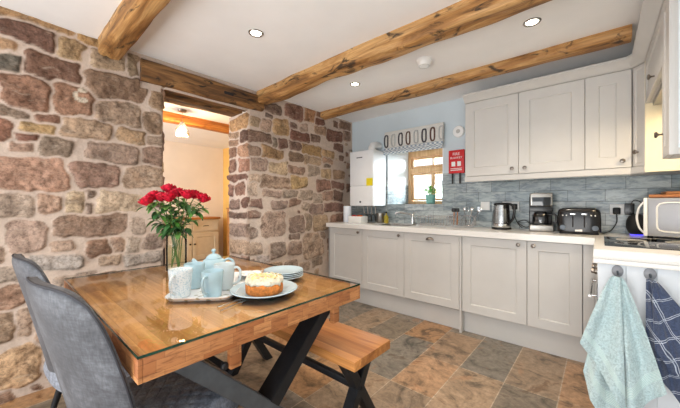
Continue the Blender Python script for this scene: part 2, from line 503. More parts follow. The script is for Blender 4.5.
    def build(self, name, mats, parent=None, loc=None, smooth=True, ang=38):
        me = bpy.data.meshes.new(name)
        self.bm.to_mesh(me); self.bm.free()
        if not isinstance(mats, (list, tuple)): mats = [mats]
        for m in mats: me.materials.append(m)
        if smooth:
            me.polygons.foreach_set('use_smooth', [True] * len(me.polygons))
            me.set_sharp_from_angle(angle=radians(ang))
        o = bpy.data.objects.new(name, me)
        COL.objects.link(o)
        if loc is not None: o.location = loc
        if parent is not None: o.parent = parent
        return o

def T(x=0, y=0, z=0, rz=0, rx=0, ry=0):
    return Matrix.Translation((x, y, z)) @ Matrix.Rotation(rz, 4, 'Z') @ Matrix.Rotation(ry, 4, 'Y') @ Matrix.Rotation(rx, 4, 'X')

def tag(o, label, cat, group=None, kind=None):
    if label: o['label'] = label
    if cat: o['category'] = cat
    if group: o['group'] = group
    if kind: o['kind'] = kind
    return o
def thing(name, label, cat, loc=(0, 0, 0), rz=0, group=None):
    o = bpy.data.objects.new(name, None); COL.objects.link(o)
    o.empty_display_size = 0.1
    o.location = loc; o.rotation_euler = (0, 0, rz)
    return tag(o, label, cat, group)
def struct(o): o['kind'] = 'structure'; return o
def copy_tree(o, parent=None):
    c = o.copy(); COL.objects.link(c)
    if parent is not None: c.parent = parent
    for ch in [q for q in bpy.data.objects if q.parent == o]: copy_tree(ch, c)
    return c

# ------------------------------------------------------------------ dimensions
XW = -2.635      # mortar face of the stone wall
ZC = 2.30        # ceiling
YB = 3.28        # kitchen wall
XR = 0.60        # right wall
WT = 0.925       # worktop height

# ------------------------------------------------------------------ stone walls
def vnoise(u, v, s, seed):
    # smooth value noise on arrays
    a = u * s + seed * 17.3; b = v * s + seed * 5.7
    i = np.floor(a); j = np.floor(b); fa = a - i; fb = b - j
    fa = fa * fa * (3 - 2 * fa); fb = fb * fb * (3 - 2 * fb)
    def h(x, y):
        q = np.sin(x * 127.1 + y * 311.7 + seed * 3.1) * 43758.5453
        return q - np.floor(q)
    return (h(i, j) * (1 - fa) + h(i + 1, j) * fa) * (1 - fb) + (h(i, j + 1) * (1 - fa) + h(i + 1, j + 1) * fa) * fb

def fill_stones(stones, u0, u1, v0, v1, rng, palette, gap=0.012, holes=(), big=0.24):
    res = 0.02
    U, V = np.meshgrid(np.arange(u0, u1, res), np.arange(v0, v1, res), indexing='ij')
    D = np.full(U.shape, 9.0)
    def sd(s):
        cu, cv, hu, hv = s[:4]
        return np.hypot(np.maximum(np.abs(U - cu) - hu, 0), np.maximum(np.abs(V - cv) - hv, 0)) + np.minimum(np.maximum(np.abs(U - cu) - hu, np.abs(V - cv) - hv), 0)
    for s in stones: D = np.minimum(D, sd(s))
    for h in holes: D = np.minimum(D, sd(((h[0] + h[1]) / 2, (h[2] + h[3]) / 2, (h[1] - h[0]) / 2, (h[3] - h[2]) / 2)))
    sizes = [(big, .09), (big * .7, .09), (.13, .08), (.1, .06), (.075, .05), (.055, .04), (.04, .03), (.03, .02), (.022, .016)]
    out = list(stones)
    for (hu0, hv0) in sizes:
        for k in range(260):
            hu = hu0 * rng.uniform(.75, 1.1) / 1.0; hv = hv0 * rng.uniform(.75, 1.15)
            hu *= .5 if hu0 > .2 else 1; 
            cu = rng.uniform(u0 + hu * .5, u1 - hu * .5); cv = rng.uniform(v0 + hv * .5, v1 - hv * .5)
            i0 = max(0, int((cu - hu - u0) / res)); i1 = int((cu + hu - u0) / res) + 1
            j0 = max(0, int((cv - hv - v0) / res)); j1 = int((cv + hv - v0) / res) + 1
            if D[i0:i1, j0:j1].size == 0 or D[i0:i1, j0:j1].min() < gap: continue
            s = (cu, cv, hu, hv, palette[rng.randrange(len(palette))])
            out.append(s); D = np.minimum(D, sd(s))
    return out

def stone_field(u0, u1, v0, v1, stones, seed, res=0.0085, mortar=(190, 176, 162), edges=(False, False), flat=()):
    nu = int(round((u1 - u0) / res)); nv = int(round((v1 - v0) / res))
    us = np.linspace(u0, u1, nu + 1); vs = np.linspace(v0, v1, nv + 1)
    U, V = np.meshgrid(us, vs, indexing='ij')
    WU = U + (vnoise(U, V, 8, seed) - .5) * .04 + (vnoise(U, V, 24, seed + 2) - .5) * .018
    WV = V + (vnoise(U, V, 6.5, seed + 5) - .5) * .032 + (vnoise(U, V, 25, seed + 7) - .5) * .016
    D = np.full(U.shape, 9.0); D2 = np.full(U.shape, 9.0); I = np.zeros(U.shape, int)
    rng = random.Random(seed)
    for k, s in enumerate(stones):
        cu, cv, hu, hv = s[:4]
        a = rng.uniform(-.06, .06)
        m = min(hu, hv); r = m * rng.uniform(.25, .65)
        x = (WU - cu) * cos(a) + (WV - cv) * sin(a); y = -(WU - cu) * sin(a) + (WV - cv) * cos(a)
        tp = 1 + rng.uniform(-.18, .18) * np.clip(x / hu, -1.3, 1.3)     # wedge shape
        qx = np.abs(x) - hu + r; qy = np.abs(y) - hv * tp + r
        d = np.hypot(np.maximum(qx, 0), np.maximum(qy, 0)) + np.minimum(np.maximum(qx, qy), 0) - r
        D2 = np.minimum(D2, np.maximum(D, d))
        upd = d < D
        D[upd] = d[upd]; I[upd] = k
    D = np.maximum(D, .008 - (D2 - D) / 2)
    n = len(stones)
    amp = np.array([rng.uniform(.008, .02) for _ in range(n)]); tilt = np.array([(rng.uniform(-.09, .09), rng.uniform(-.12, .12)) for _ in range(n)])
    cen = np.array([s[:2] for s in stones]); 
    cols = np.array([lin(s[4])[:3] for s in stones])
    jit = np.array([rng.uniform(.9, 1.1) for _ in range(n)])
    e = np.clip((-D + .002) / .016, 0, 1); e = e * e * (3 - 2 * e)
    H = e * (amp[I] + (U - cen[I, 0]) * tilt[I, 0] + (V - cen[I, 1]) * tilt[I, 1] + (vnoise(U, V, 40, seed + 9) - .5) * .010 + (vnoise(U, V, 14, seed + 11) - .5) * .014)
    H += (vnoise(U, V, 30, seed + 13) - .5) * .005
    H = np.maximum(H, -.004)
    for ed, edge in ((edges[0], u0), (edges[1], u1)):
        if ed:
            w = np.clip(np.abs(U - edge) / .022, 0, 1); H *= np.sqrt(np.clip(1 - (1 - w) ** 2, 0, 1)); H += 0.018 * np.sqrt(np.clip(1 - (1 - w) ** 2, 0, 1)) - 0.018
    for f in flat:
        q = (U > f[0]) & (U < f[1]) & (V > f[2]) & (V < f[3]); H[q] = np.minimum(H[q], 0.0); 
    cm = np.clip((-D + .003) / .006, 0, 1)
    for f in flat:
        q = (U > f[0]) & (U < f[1]) & (V > f[2]) & (V < f[3]); cm[q] = 0
    mo = np.array(lin(mortar)[:3])
    C = mo[None, None] * (1 - cm[..., None]) + (cols[I] * jit[I][..., None]) * cm[..., None]
    # patches of lighter/darker inside each stone
    pn = vnoise(U, V, 22, seed + 21)[..., None]
    C = C * (1 + (pn - .5) * .35 * cm[..., None])
    return U, V, H, C, cm

def field_mesh(parts, name, mats):
    # parts: list of (P(nu,nv,3), C, mask, facemask, flip)
    verts = []; faces = []; cols = []; msk = []
    off = 0
    for P, C, cm, fm, flip in parts:
        nu, nv = P.shape[0], P.shape[1]
        verts.append(P.reshape(-1, 3)); cols.append(C.reshape(-1, 3)); msk.append(cm.reshape(-1))
        idx = np.arange(nu * nv).reshape(nu, nv) + off
        a = idx[:-1, :-1]; b = idx[1:, :-1]; c = idx[1:, 1:]; d = idx[:-1, 1:]
        q = np.stack([a, b, c, d] if not flip else [a, d, c, b], -1)
        faces.append(q[fm] if fm is not None else q.reshape(-1, 4))
        off += nu * nv
    verts = np.concatenate(verts); faces = np.concatenate([f.reshape(-1, 4) for f in faces]); cols = np.concatenate(cols); msk = np.concatenate(msk)
    me = bpy.data.meshes.new(name)
    me.vertices.add(len(verts)); me.vertices.foreach_set('co', verts.astype(np.float32).ravel())
    me.loops.add(faces.size); me.loops.foreach_set('vertex_index', faces.astype(np.int32).ravel())
    me.polygons.add(len(faces)); me.polygons.foreach_set('loop_start', np.arange(0, faces.size, 4, dtype=np.int32))
    me.polygons.foreach_set('loop_total', np.full(len(faces), 4, dtype=np.int32))
    me.update(calc_edges=True); me.validate()
    at = me.color_attributes.new('stone', 'FLOAT_COLOR', 'POINT')
    at.data.foreach_set('color', np.concatenate([cols, np.ones((len(cols), 1))], 1).astype(np.float32).ravel())
    a2 = me.attributes.new('mask', 'FLOAT', 'POINT'); a2.data.foreach_set('value', msk.astype(np.float32))
    me.polygons.foreach_set('use_smooth', [True] * len(me.polygons))
    for m in mats: me.materials.append(m)
    o = bpy.data.objects.new(name, me); COL.objects.link(o)
    return o

# survey of the stones, (left, right, top, bottom, colour) as seen in the photograph
S_LEFT = [(-30,72,4,22,(160,125,84)),(78,103,31,43,(165,130,80)),(0,53,22,44,(84,58,50)),(56,88,37,57,(160,136,100)),(0,19,51,68,(72,74,70)),(0,15,40,49,(146,116,86)),
(25,80,54,77,(98,70,58)),(0,51,75,109,(134,98,80)),(58,95,84,113,(138,102,82)),(93,124,51,67,(170,150,124)),(86,146,75,98,(124,100,82)),(154,164,88,108,(146,122,96)),
(97,141,101,126,(158,138,120)),(147,163,114,133,(140,118,98)),(131,139,56,76,(130,114,92)),(80,88,48,57,(150,114,66)),(-2,26,105,116,(134,118,104)),(35,57,115,122,(128,90,74)),
(22,54,122.5,132,(182,152,104)),(-6,11,121,140,(128,88,72)),(20,39,134,140.5,(110,72,62)),(15,34,143,150,(152,126,112)),(45,73,139,155,(118,106,94)),(-8,66,158,189,(168,132,114)),
(75,119,164,185,(128,102,92)),(61,110,121,138,(156,134,112)),(118,144,129,142,(158,132,102)),(147,163,136,143,(132,116,102)),(90,135,144,160,(152,132,120)),(142,163,147,164,(142,118,106)),
(127,163,168,186,(156,136,118)),(99,141,193,212,(190,174,152)),(89,97,191,195.5,(108,92,84)),(89,96,203,212,(118,102,94)),(67,85,192,212,(194,176,148)),(-8,30,196,216,(176,162,150)),
(39,59,196,212,(172,144,126)),(7,46,222,251,(156,136,126)),(56,127,216,235,(136,114,100)),(53,71,243.5,251,(170,150,136)),(30,81,257,269,(156,156,156)),(-14,2,248,265,(150,130,116)),
(89,109,240,254,(124,96,80)),(113,125,239,251,(170,146,130)),(128,140,239,251,(174,165,155)),(145,163,234,248,(150,136,128)),(127,162,254,262,(154,152,150)),(100,119,255.5,263,(166,148,130)),
(131,144,221,233,(170,158,148)),(-8,27,286,306,(146,116,98)),(-6,16,313,342,(148,128,108)),(19,34,311,337,(156,136,120)),(-5,42,350,386,(182,152,118)),(-5,26,270,284,(166,156,146)),
(38,60,290,312,(150,128,112)),(36,62,320,345,(160,136,118)),(50,90,350,375,(168,140,112)),(60,96,275,292,(158,146,136)),(70,120,276,290,(150,132,118))]
S_RIGHT = [(266,282,104,112,(106,86,76)),(286,303,106,117,(122,86,74)),(266,273,113,116.5,(98,82,76)),(251,260,118,126,(166,146,120)),(263,273,120,131,(166,142,126)),(275,291,119,134,(174,142,100)),
(251,272,133,141.5,(120,96,84)),(274,277,138,145,(126,116,104)),(279,288,139,147,(116,84,74)),(263,283,148,157,(142,112,76)),(251,262,147,155,(146,122,106)),(306,316,110,121,(166,120,84)),
(318,323,111,117,(126,90,76)),(317,325,119,124,(104,68,58)),(334,338,121.5,126,(112,86,76)),(340,351,122,129,(104,80,68)),(293,310,132,141,(108,68,58)),(312,320,136,142,(104,82,72)),
(328,343,131,141,(108,70,60)),(344.5,351,132,141,(136,110,96)),(335,344,144.5,150,(92,64,56)),(316,327,127,134,(166,136,112)),(290,302,143,150,(126,100,90)),(303,323,147,155,(156,126,80)),
(323.5,335,151,157,(176,146,106)),(290,303,154,161,(118,98,82)),(303,308,124,131,(176,156,144)),(292,298,123,128,(116,86,78)),(252,269,159,170,(146,126,116)),(271,288,163,173,(190,170,140)),
(251,260,175.5,181,(184,166,150)),(263,291,177.5,188,(156,136,120)),(250,259,184,193,(176,162,150)),(266,281,190.5,195.5,(180,160,150)),(273,288,201,207,(146,130,124)),(251,263,199,206,(126,100,94)),
(251,260,212,217,(116,94,86)),(263,286,211,236,(160,140,128)),(283,298,190,196,(170,160,150)),(305,321,158,164,(170,150,126)),(290,304,167,173,(156,130,116)),(309,320,167,175,(156,146,134)),
(322,332,170,178,(190,166,130)),(293,308,177,187,(180,156,110)),(317,332,181,190,(132,100,90)),(333.5,344,182.5,188,(126,94,86)),(299,313,191,199,(156,146,136)),(314.5,322,193.5,201,(166,156,146)),
(323.5,334,192.5,199,(156,130,118)),(335.5,343,191.5,200,(96,76,70)),(290,303,199.5,205,(136,112,102)),(312,323,204,213,(130,114,110)),(325,344,203.5,210.5,(116,88,84)),(315,327,215,230,(176,156,130)),
(331,345,214.5,222,(136,106,94)),(303.5,310,203,209,(170,158,146)),(335,345,171,178,(166,140,116)),(324,333,158.5,163,(166,136,116)),(325.5,331,164,167,(110,98,88)),(250,258,228,237,(150,136,128)),
(251,262,243,254,(176,160,146)),(271,287,244,257,(130,118,110)),(259,270,256.5,263,(156,150,150)),(286.5,299,261,270,(126,114,108)),(290,303,243,254,(136,120,112)),(290,300,234.5,239.5,(120,106,100)),
(290.5,305,217,232,(146,128,120)),(306.5,312,214,230,(146,134,120)),(305,323,234,257,(160,144,130)),(313,322,259,266,(126,116,106)),(321,326,232.5,238,(120,106,96)),(302.5,310,262,269,(170,154,140))]
S_REV = [(229.5,247,118,129,(178,138,92)),(229.5,238,133.5,137.5,(146,120,96)),(240.5,248.5,131,140.5,(88,62,54)),(229.5,238,139.5,144.5,(146,116,94)),(229,236.5,148,157.5,(112,80,64)),(239.5,248.5,145,155.5,(170,130,104)),
(229.5,236,161,171.5,(120,86,74)),(239,248.5,159,171.5,(156,112,94)),(229.5,248.5,175.5,179.5,(116,80,70)),(229.5,234,185,194.5,(126,90,82)),(236.5,245,184,194.5,(126,92,80)),(230.5,239.5,200,207.5,(116,96,90)),
(242,248.5,199,206.5,(92,64,58)),(229.5,248.5,212.5,216.5,(82,64,58)),(231,248,224,235.5,(146,130,122)),(231,248,241,253,(180,160,140)),(241.5,248.5,256,261.5,(126,102,94))]
def survey(lst, fn):
    out = []
    for x0, x1, yt, yb, c in lst:
        (u0, _), (u1, _) = fn(x0, 204), fn(x1, 204)
        xm = (x0 + x1) / 2
        zt = fn(xm, yt)[1]; zb = fn(xm, yb)[1]
        g = sum(c) / 3
        c = tuple(min(255, ((v * .96 + g * .04) * 1.14) * .76 + q * .24) for v, q in zip(c, (226, 192, 168)))
        out.append(((u0 + u1) / 2, (zt + zb) / 2, abs(u1 - u0) / 2 + .012, abs(zt - zb) / 2 + .011, c))
    return out
PAL = [(150, 124, 106), (138, 110, 94), (168, 148, 128), (122, 98, 88), (176, 156, 124), (160, 140, 130), (112, 84, 74), (150, 142, 134), (184, 170, 156)]
PAL = [tuple(min(255, v * 1.13 * .75 + q * .25) for v, q in zip(c, (226, 192, 168))) for c in PAL]
OY0, OY1, OZ = 0.881, 1.645, 2.08
rng = random.Random(3)
left = survey(S_LEFT, lambda x, y: on_x(x, y, -2.615))
right = survey(S_RIGHT, lambda x, y: on_x(x, y, -2.615))
main = fill_stones([s for s in left + right if s[1] > -.1], -1.2, YB + .02, 0, ZC, rng, PAL, holes=[(OY0, OY1, 0, OZ), (.70, 1.80, 2.06, ZC)])
U, V, H, C, cm = stone_field(-1.2, YB + .02, 0, ZC, main, 5, mortar=(208, 189, 174), flat=[(.717, 1.796, 2.04, 2.32)])
# round the two corners of the opening
for edge, side in ((OY0, -1), (OY1, 1)):
    dd = (U - edge) * side
    w = np.clip(dd / .025, 0, 1); k = np.sqrt(np.clip(1 - (1 - w) ** 2, 0, 1))
    q = (dd >= -0.02) & (dd < .025) & (V < OZ + .02)
    H[q] = (H * k - .015 * (1 - k))[q]
# white lime patch on one stone
py, pz = on_x(84, 96, -2.615)
pp = ((U - py) / .05) ** 2 + ((V - pz) / .055) ** 2 + (vnoise(U, V, 26, 77) - .5) * 2.4
C[pp < .55] = lin((226, 214, 196))[:3]
P = np.stack([XW + H, U, V], -1)
uc = (U[:-1, :-1] + U[1:, 1:]) / 2; vc = (V[:-1, :-1] + V[1:, 1:]) / 2
fm = ~((uc > OY0) & (uc < OY1) & (vc < OZ))
parts = [(P, C, cm, fm, False)]
# reveals of the opening
def jamb(yj, sgn, lst, seed):
    st = survey(lst, lambda x, y: on_y(x, y, yj)) if lst else []
    st = [s for s in st if s[0] < XW + .05]
    st = fill_stones(st, -3.0, XW, 0, OZ, rng, PAL, gap=.016)
    U, V, H, C, cm = stone_field(-3.0, XW - .0, 0, OZ, st, seed, mortar=(208, 189, 174), edges=(False, True))
    P = np.stack([U, yj + sgn * np.maximum(H, -.018), V], -1)
    return (P, C, cm, None, sgn > 0)
parts.append(jamb(OY1, -1, S_REV, 11))
parts.append(jamb(OY0, 1, [], 12))
wall = field_mesh(parts, 'wall_left', [M['stone']])
struct(wall)
b = MB()
b.box(-3.0, XW - .03, -1.2, OY0 - .03, 0, ZC)
b.box(-3.0, XW - .03, OY1 + .03, YB + .02, 0, ZC)
struct(b.build('wall_left_core', M['cream'], smooth=False))

# ------------------------------------------------------------------ floor of individually laid tiles
def make_floor():
    x0, x1, y0, y1 = -3.0, .62, -1.6, 3.3
    pal = [(190, 158, 128), (174, 150, 126), (152, 145, 135), (196, 162, 130), (164, 146, 126), (148, 138, 124), (188, 150, 112), (176, 156, 134), (144, 140, 132), (182, 160, 136)]
    verts = []; faces = []; cols = []
    g = .0014
    rngf = random.Random(21)
    def quad(a, b_, c, d, z, col):
        i = len(verts)
        verts.extend([(a, c, z), (b_, c, z), (b_, d, z), (a, d, z)]); faces.append((i, i + 1, i + 2, i + 3)); cols.append(lin(col))
    quad(x0 - 3.2, x1, y0, y1 + .0, -.0012, (204, 190, 172))
    x = -.19 + .285 * 3
    fixed = {-.475: [2.17, 2.84, 1.6], -.76: [2.17, 2.84, 1.6], -1.045: [2.17, 2.72, 1.71], -1.33: [1.71, 2.4, 1.2], -.19: [2.2, 2.78, 1.7]}
    while x > x0 - 3.2:
        xl = x - .285
        key = None
        for kf in fixed:
            if abs(kf - xl) < .02: key = kf
        cuts = sorted(fixed[key]) if key is not None else [1.2 + rngf.uniform(0, .5)]
        while cuts[0] > y0: cuts.insert(0, cuts[0] - rngf.choice((.46, .57, .62)))
        while cuts[-1] < y1: cuts.append(cuts[-1] + rngf.choice((.46, .57, .62)))
        for ya, yb in zip(cuts[:-1], cuts[1:]):
            ya = max(ya, y0); yb = min(yb, y1)
            if yb - ya < .02: continue
            c = pal[rngf.randrange(len(pal))]
            a = max(xl + g, x0 - 3.2); bb = min(x - g, x1)
            if bb - a < .01: continue
            # bevelled tile: top face + four chamfers
            i = len(verts)
            e = .0022
            for (p, z) in ((0, -.0035), (e, 0.0)):
                verts.extend([(a + p, ya + g + p, z), (bb - p, ya + g + p, z), (bb - p, yb - g - p, z), (a + p, yb - g - p, z)])
            faces.append((i + 4, i + 5, i + 6, i + 7)); cols.append(lin(c))
            for k in range(4):
                faces.append((i + k, i + (k + 1) % 4, i + 4 + (k + 1) % 4, i + 4 + k)); cols.append(lin(c))
        x = xl
    me = bpy.data.meshes.new('floor'); me.from_pydata(verts, [], faces)
    at = me.color_attributes.new('tile', 'FLOAT_COLOR', 'CORNER')
    data = []
    for p, c in zip(me.polygons, cols): data.extend(list(c) * p.loop_total)
    at.data.foreach_set('color', data)
    me.materials.append(M['floor'])
    o = bpy.data.objects.new('floor', me); COL.objects.link(o)
    struct(o)
make_floor()
b = MB(); b.box(-6.3, XR + .1, -1.6, YB + .8, -.1, -.006)
struct(b.build('floor_slab', M['dark'], smooth=False))

# ------------------------------------------------------------------ ceiling and walls
b = MB(); b.box(-6.3, XR + .1, -1.6, YB + .8, ZC, ZC + .1)
struct(b.build('ceiling', M['ceiling'], smooth=False))

WX0, WX1, WZ0, WZ1, WY = -2.057, -1.329, 1.152, 1.90, 3.88
b = MB()
TT = 1.50   # top of tiling
for x0, x1, z0, z1 in ((-3.0, WX0, 0, ZC), (WX1, XR + .1, 0, ZC), (WX0, WX1, 0, WZ0), (WX0, WX1, WZ1, ZC)):
    b.box(x0, x1, YB + .01, YB + .72, z0, z1)
struct(b.build('wall_back', M['bluewall'], smooth=False))
b = MB()
for x0, x1, z0, z1 in ((-2.66, WX0, WT - .03, TT), (WX1, XR, WT - .03, TT), (WX0, WX1, WT - .03, WZ0)):
    b.box(x0, x1, YB, YB + .012, z0, z1)
b.box(WX0, WX0 + .01, YB, WY - .055, WZ0, 1.42)
b.box(WX1 - .01, WX1, YB, WY - .02, WZ0, 1.42)
b.box(WX0 + .01, WX1 - .01, YB - .004, WY - .02, WZ0 - .006, WZ0 + .008)
struct(b.build('wall_back_tiles', M['tiles'], smooth=False))
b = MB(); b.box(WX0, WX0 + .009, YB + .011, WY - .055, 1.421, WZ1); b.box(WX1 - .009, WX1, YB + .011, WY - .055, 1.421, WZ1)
struct(b.build('trim_4', simple('daylit_reveal_white', (240, 242, 243), .8, var=.01), smooth=False))  # added lining, its white stands in for daylight on the reveal
b = MB(); b.box(XR, XR + .1, -.2, YB + .8, 0, ZC)
struct(b.build('wall_right', M['bluewall'], smooth=False))

# room beyond the opening
b = MB()
b.box(-6.0, -5.9, -1.6, 4.0, 0, ZC)
b.box(-5.9, -2.68, 3.32, 3.42, 0, ZC)
struct(b.build('wall_far', M['cream'], smooth=False))
b = MB(); b.box(-5.899, -3.002, 3.10, 3.319, 0, ZC)
struct(b.build('wall_far_side', M['ochre'], smooth=False))

# window
wf = bpy.data.objects.new('window_1', None); COL.objects.link(wf); struct(wf); wf.location = (WX0, WY, WZ0)
W = WX1 - WX0; Hh = WZ1 - WZ0
b = MB()
b.box(0.0, .05, -.05, .05, 0, Hh, .004); b.box(W - .05, W, -.05, .05, 0, Hh, .004)
b.box(.05, W - .05, -.05, .05, 0, .05, .004); b.box(.05, W - .05, -.05, .05, Hh - .09, Hh, .004)
b.box(.05, W - .05, -.055, .05, .44, .50, .004)
b.build('window_frame', M['pine'], wf)
b = MB()
for (x0, x1, z0, z1) in ((.055, W / 2 + .0, .055, .435), (W / 2 + .0, W - .055, .055, .435), (.055, W - .055, .505, Hh - .095)):
    t = .028
    b.box(x0, x1, -.03, .015, z0, z0 + t, .003); b.box(x0, x1, -.03, .015, z1 - t, z1, .003)
    b.box(x0, x0 + t, -.03, .015, z0 + t, z1 - t, .003); b.box(x1 - t, x1, -.03, .015, z0 + t, z1 - t, .003)
b.box(W / 2 - .012, W / 2 + .012, -.03, .015, .53, Hh - .12, .002)
b.build('casement', M['pine'], wf)
b = MB(); b.box(.08, W - .08, -.006, -.002, .07, Hh - .11)
b.build('pane', M['glass'], wf)
b = MB(); b.box(W / 2 + .012, W / 2 + .028, -.05, -.031, .2, .26, .002); b.tube([(W / 2 + .02, -.055, .25), (W / 2 + .02, -.06, .18)], .005)
b.build('window_catch', M['pewter'], wf)

# garden outside
b = MB(); b.box(-6, 3, 4.1, 14, .2, .3)
tag(b.build('garden_lawn', M['lawn'], smooth=False), 'pale green lawn outside beyond the kitchen window', 'lawn', kind='structure')
def blob(name, mat, c, r, seed, label, cat):
    tb = MB()
    bm2 = bmesh.new(); bmesh.ops.create_icosphere(bm2, subdivisions=4, radius=1)
    for v in bm2.verts:
        n = v.co.normalized()
        k = 1 + .25 * noise.noise(n * 2.3 + Vector((seed, 0, 0))) + .16 * noise.noise(n * 7 + Vector((0, seed, 0)))
        v.co = Vector((n.x * r[0] * k, n.y * r[1] * k, n.z * r[2] * k))
    tb._merge(bm2, 0)
    return tag(tb.build(name, mat, loc=c), label, cat)
blob('garden_bush', M['foliage'], (-3.1, 7.0, .85), (.9, .6, .75), 3, 'pale leafy bush outside seen low through the left window panes', 'bush')
blob('garden_bush', M['foliage'], (-1.9, 8.6, 1.0), (.8, .6, 1.0), 8, 'taller leafy bush outside behind the sill plant', 'bush')

# ------------------------------------------------------------------ beams
def log_beam(name, label, axis, a0, a1, c0, c1, z0, z1, mat, seed, wob=.012, n=90, sec=28):
    L = a1 - a0
    cx, cz = 0, 0
    hw, hh = (c1 - c0) / 2, (z1 - z0) / 2
    def fn(u, v):
        a = 2 * pi * u
        # squircle section
        ca, sa = cos(a), sin(a)
        p = 5.0
        rr = (abs(ca) ** p + abs(sa) ** p) ** (-1 / p)
        x = ca * rr * hw; z = sa * rr * hh
        t = v * L
        q = Vector((t * 1.6, ca * .8 + seed, sa * .8))
        k = noise.noise(q) * wob * 1.3 + noise.noise(q * 3.1) * wob * .55
        x += ca * k + noise.noise(Vector((t * 1.1, seed * 3, 0))) * wob * 1.2
        zz = z + sa * k
        if sa > .5: zz = min(zz + .02, hh + .01)
        elif sa < -.2: zz += noise.noise(Vector((t * .9, seed * 7, 2))) * wob * .8
        # dished ends
        if axis == 'x': return (t, x, zz)
        return (x, t, zz)
    b = MB(); b.grid(fn, sec, n, 0, True, True)
    bmesh.ops.recalc_face_normals(b.bm, faces=b.bm.faces)
    loc = (a0, (c0 + c1) / 2, (z0 + z1) / 2) if axis == 'x' else ((c0 + c1) / 2, a0, (z0 + z1) / 2)
    o = b.build(name, mat, loc=loc, ang=60)
    return tag(o, label, 'beam')
log_beam('ceiling_beam', 'gnarled honey oak ceiling beam at upper left, nearest the camera', 'x', -2.6, XR, .462, .585, 2.185, 2.315, M['beam'], 1.7, .016)
log_beam('ceiling_beam', 'middle oak ceiling beam running from the lintel end across the room', 'x', -2.62, XR, 1.725, 1.87, 2.185, 2.315, M['beam'], 4.1, .016)
log_beam('ceiling_beam', 'oak ceiling beam closest to the wall cabinets above the smoke alarm side', 'x', -2.62, .15, 2.64, 2.76, 2.225, 2.31, M['beam'], 9.3, .009)
log_beam('ceiling_beam', 'orange brown beam on the ceiling of the room beyond the opening', 'y', -1.0, 3.09, -4.18, -4.02, 2.19, 2.31, M['beamy'], 6.2, .006)
lt = thing('lintel_beam', 'thick aged oak lintel with a mortice hole spanning the stone opening', 'beam', (0, 0, 0))
def lint(x0, x1, y0, y1, z0, z1, seed, name):
    def fn(u, v):
        a = 2 * pi * u; ca, sa = cos(a), sin(a); p = 7.0
        rr = (abs(ca) ** p + abs(sa) ** p) ** (-1 / p)
        t = y0 + (y1 - y0) * v
        q = Vector((t * 2.2, ca + seed, sa))
        k = noise.noise(q) * .012 + noise.noise(q * 3.3) * .006
        z = (z0 + z1) / 2 + sa * rr * (z1 - z0) / 2
        if sa < 0: z += .012 * noise.noise(Vector((t * 3, seed, 9))) + .01 * v
        return ((x0 + x1) / 2 + ca * rr * (x1 - x0) / 2 + ca * k, t, z + sa * k * .6)
    b = MB(); b.grid(fn, 36, 60, 0, True, True)
    bmesh.ops.recalc_face_normals(b.bm, faces=b.bm.faces)
    return b.build(name, M['lintel'], lt, ang=60)
lint(-2.78, -2.592, .722, 1.80, 2.095, 2.262, 2.2, 'front_timber')
lint(-2.99, -2.79, .74, 1.79, 2.078, 2.262, 5.2, 'rear_timber')
b = MB(); my, mz = on_x(229, 93.5, -2.59)
b.box(-2.60, -2.5885, my - .045, my + .045, mz - .014, mz + .014, .003)
b.build('mortice_hole', M['dark'], lt)

# ------------------------------------------------------------------ ceiling fittings
LAB = ['recessed ceiling downlight nearest the camera, between left and middle beams', 'recessed ceiling downlight between the middle beam and the far beam', 'recessed ceiling downlight above the wall cabinets at upper right']
proto = None
for i, (x, y) in enumerate([(-1.735, 1.142), (-1.762, 2.244), (-.325, 2.207)]):
    if proto is None:
        proto = thing('downlight', LAB[0], 'ceiling light', (x, y, ZC), group='ceiling downlights')
        b = MB(); b.lathe([(.034, -.001), (.038, -.006), (.046, -.006), (.05, -.001)], 32)
        b.build('trim_ring', M['steel'], proto)
        b = MB(); b.lathe([(.0, -.0025), (.033, -.0025), (.0335, -.0005)], 24)
        b.build('lens', M['lamp'], proto)
        o = proto
    else:
        o = copy_tree(proto); o.location = (x, y, ZC); o['label'] = LAB[i]
t = thing('smoke_alarm', 'round white smoke alarm on the ceiling between two beams', 'smoke alarm', (-1.056, 2.229, ZC))
b = MB(); b.lathe([(0, -.052), (.03, -.052), (.046, -.047), (.052, -.03), (.056, -.022), (.06, -.02), (.062, -.004), (.062, 0)], 36)
b.build('alarm_body', M['white'], t)
b = MB(); b.tube([(.04 * cos(a), .04 * sin(a), -.0508) for a in [k * pi / 16 for k in range(33)]], .0015, 6)
b.build('vent_ring', M['carcass'], t)

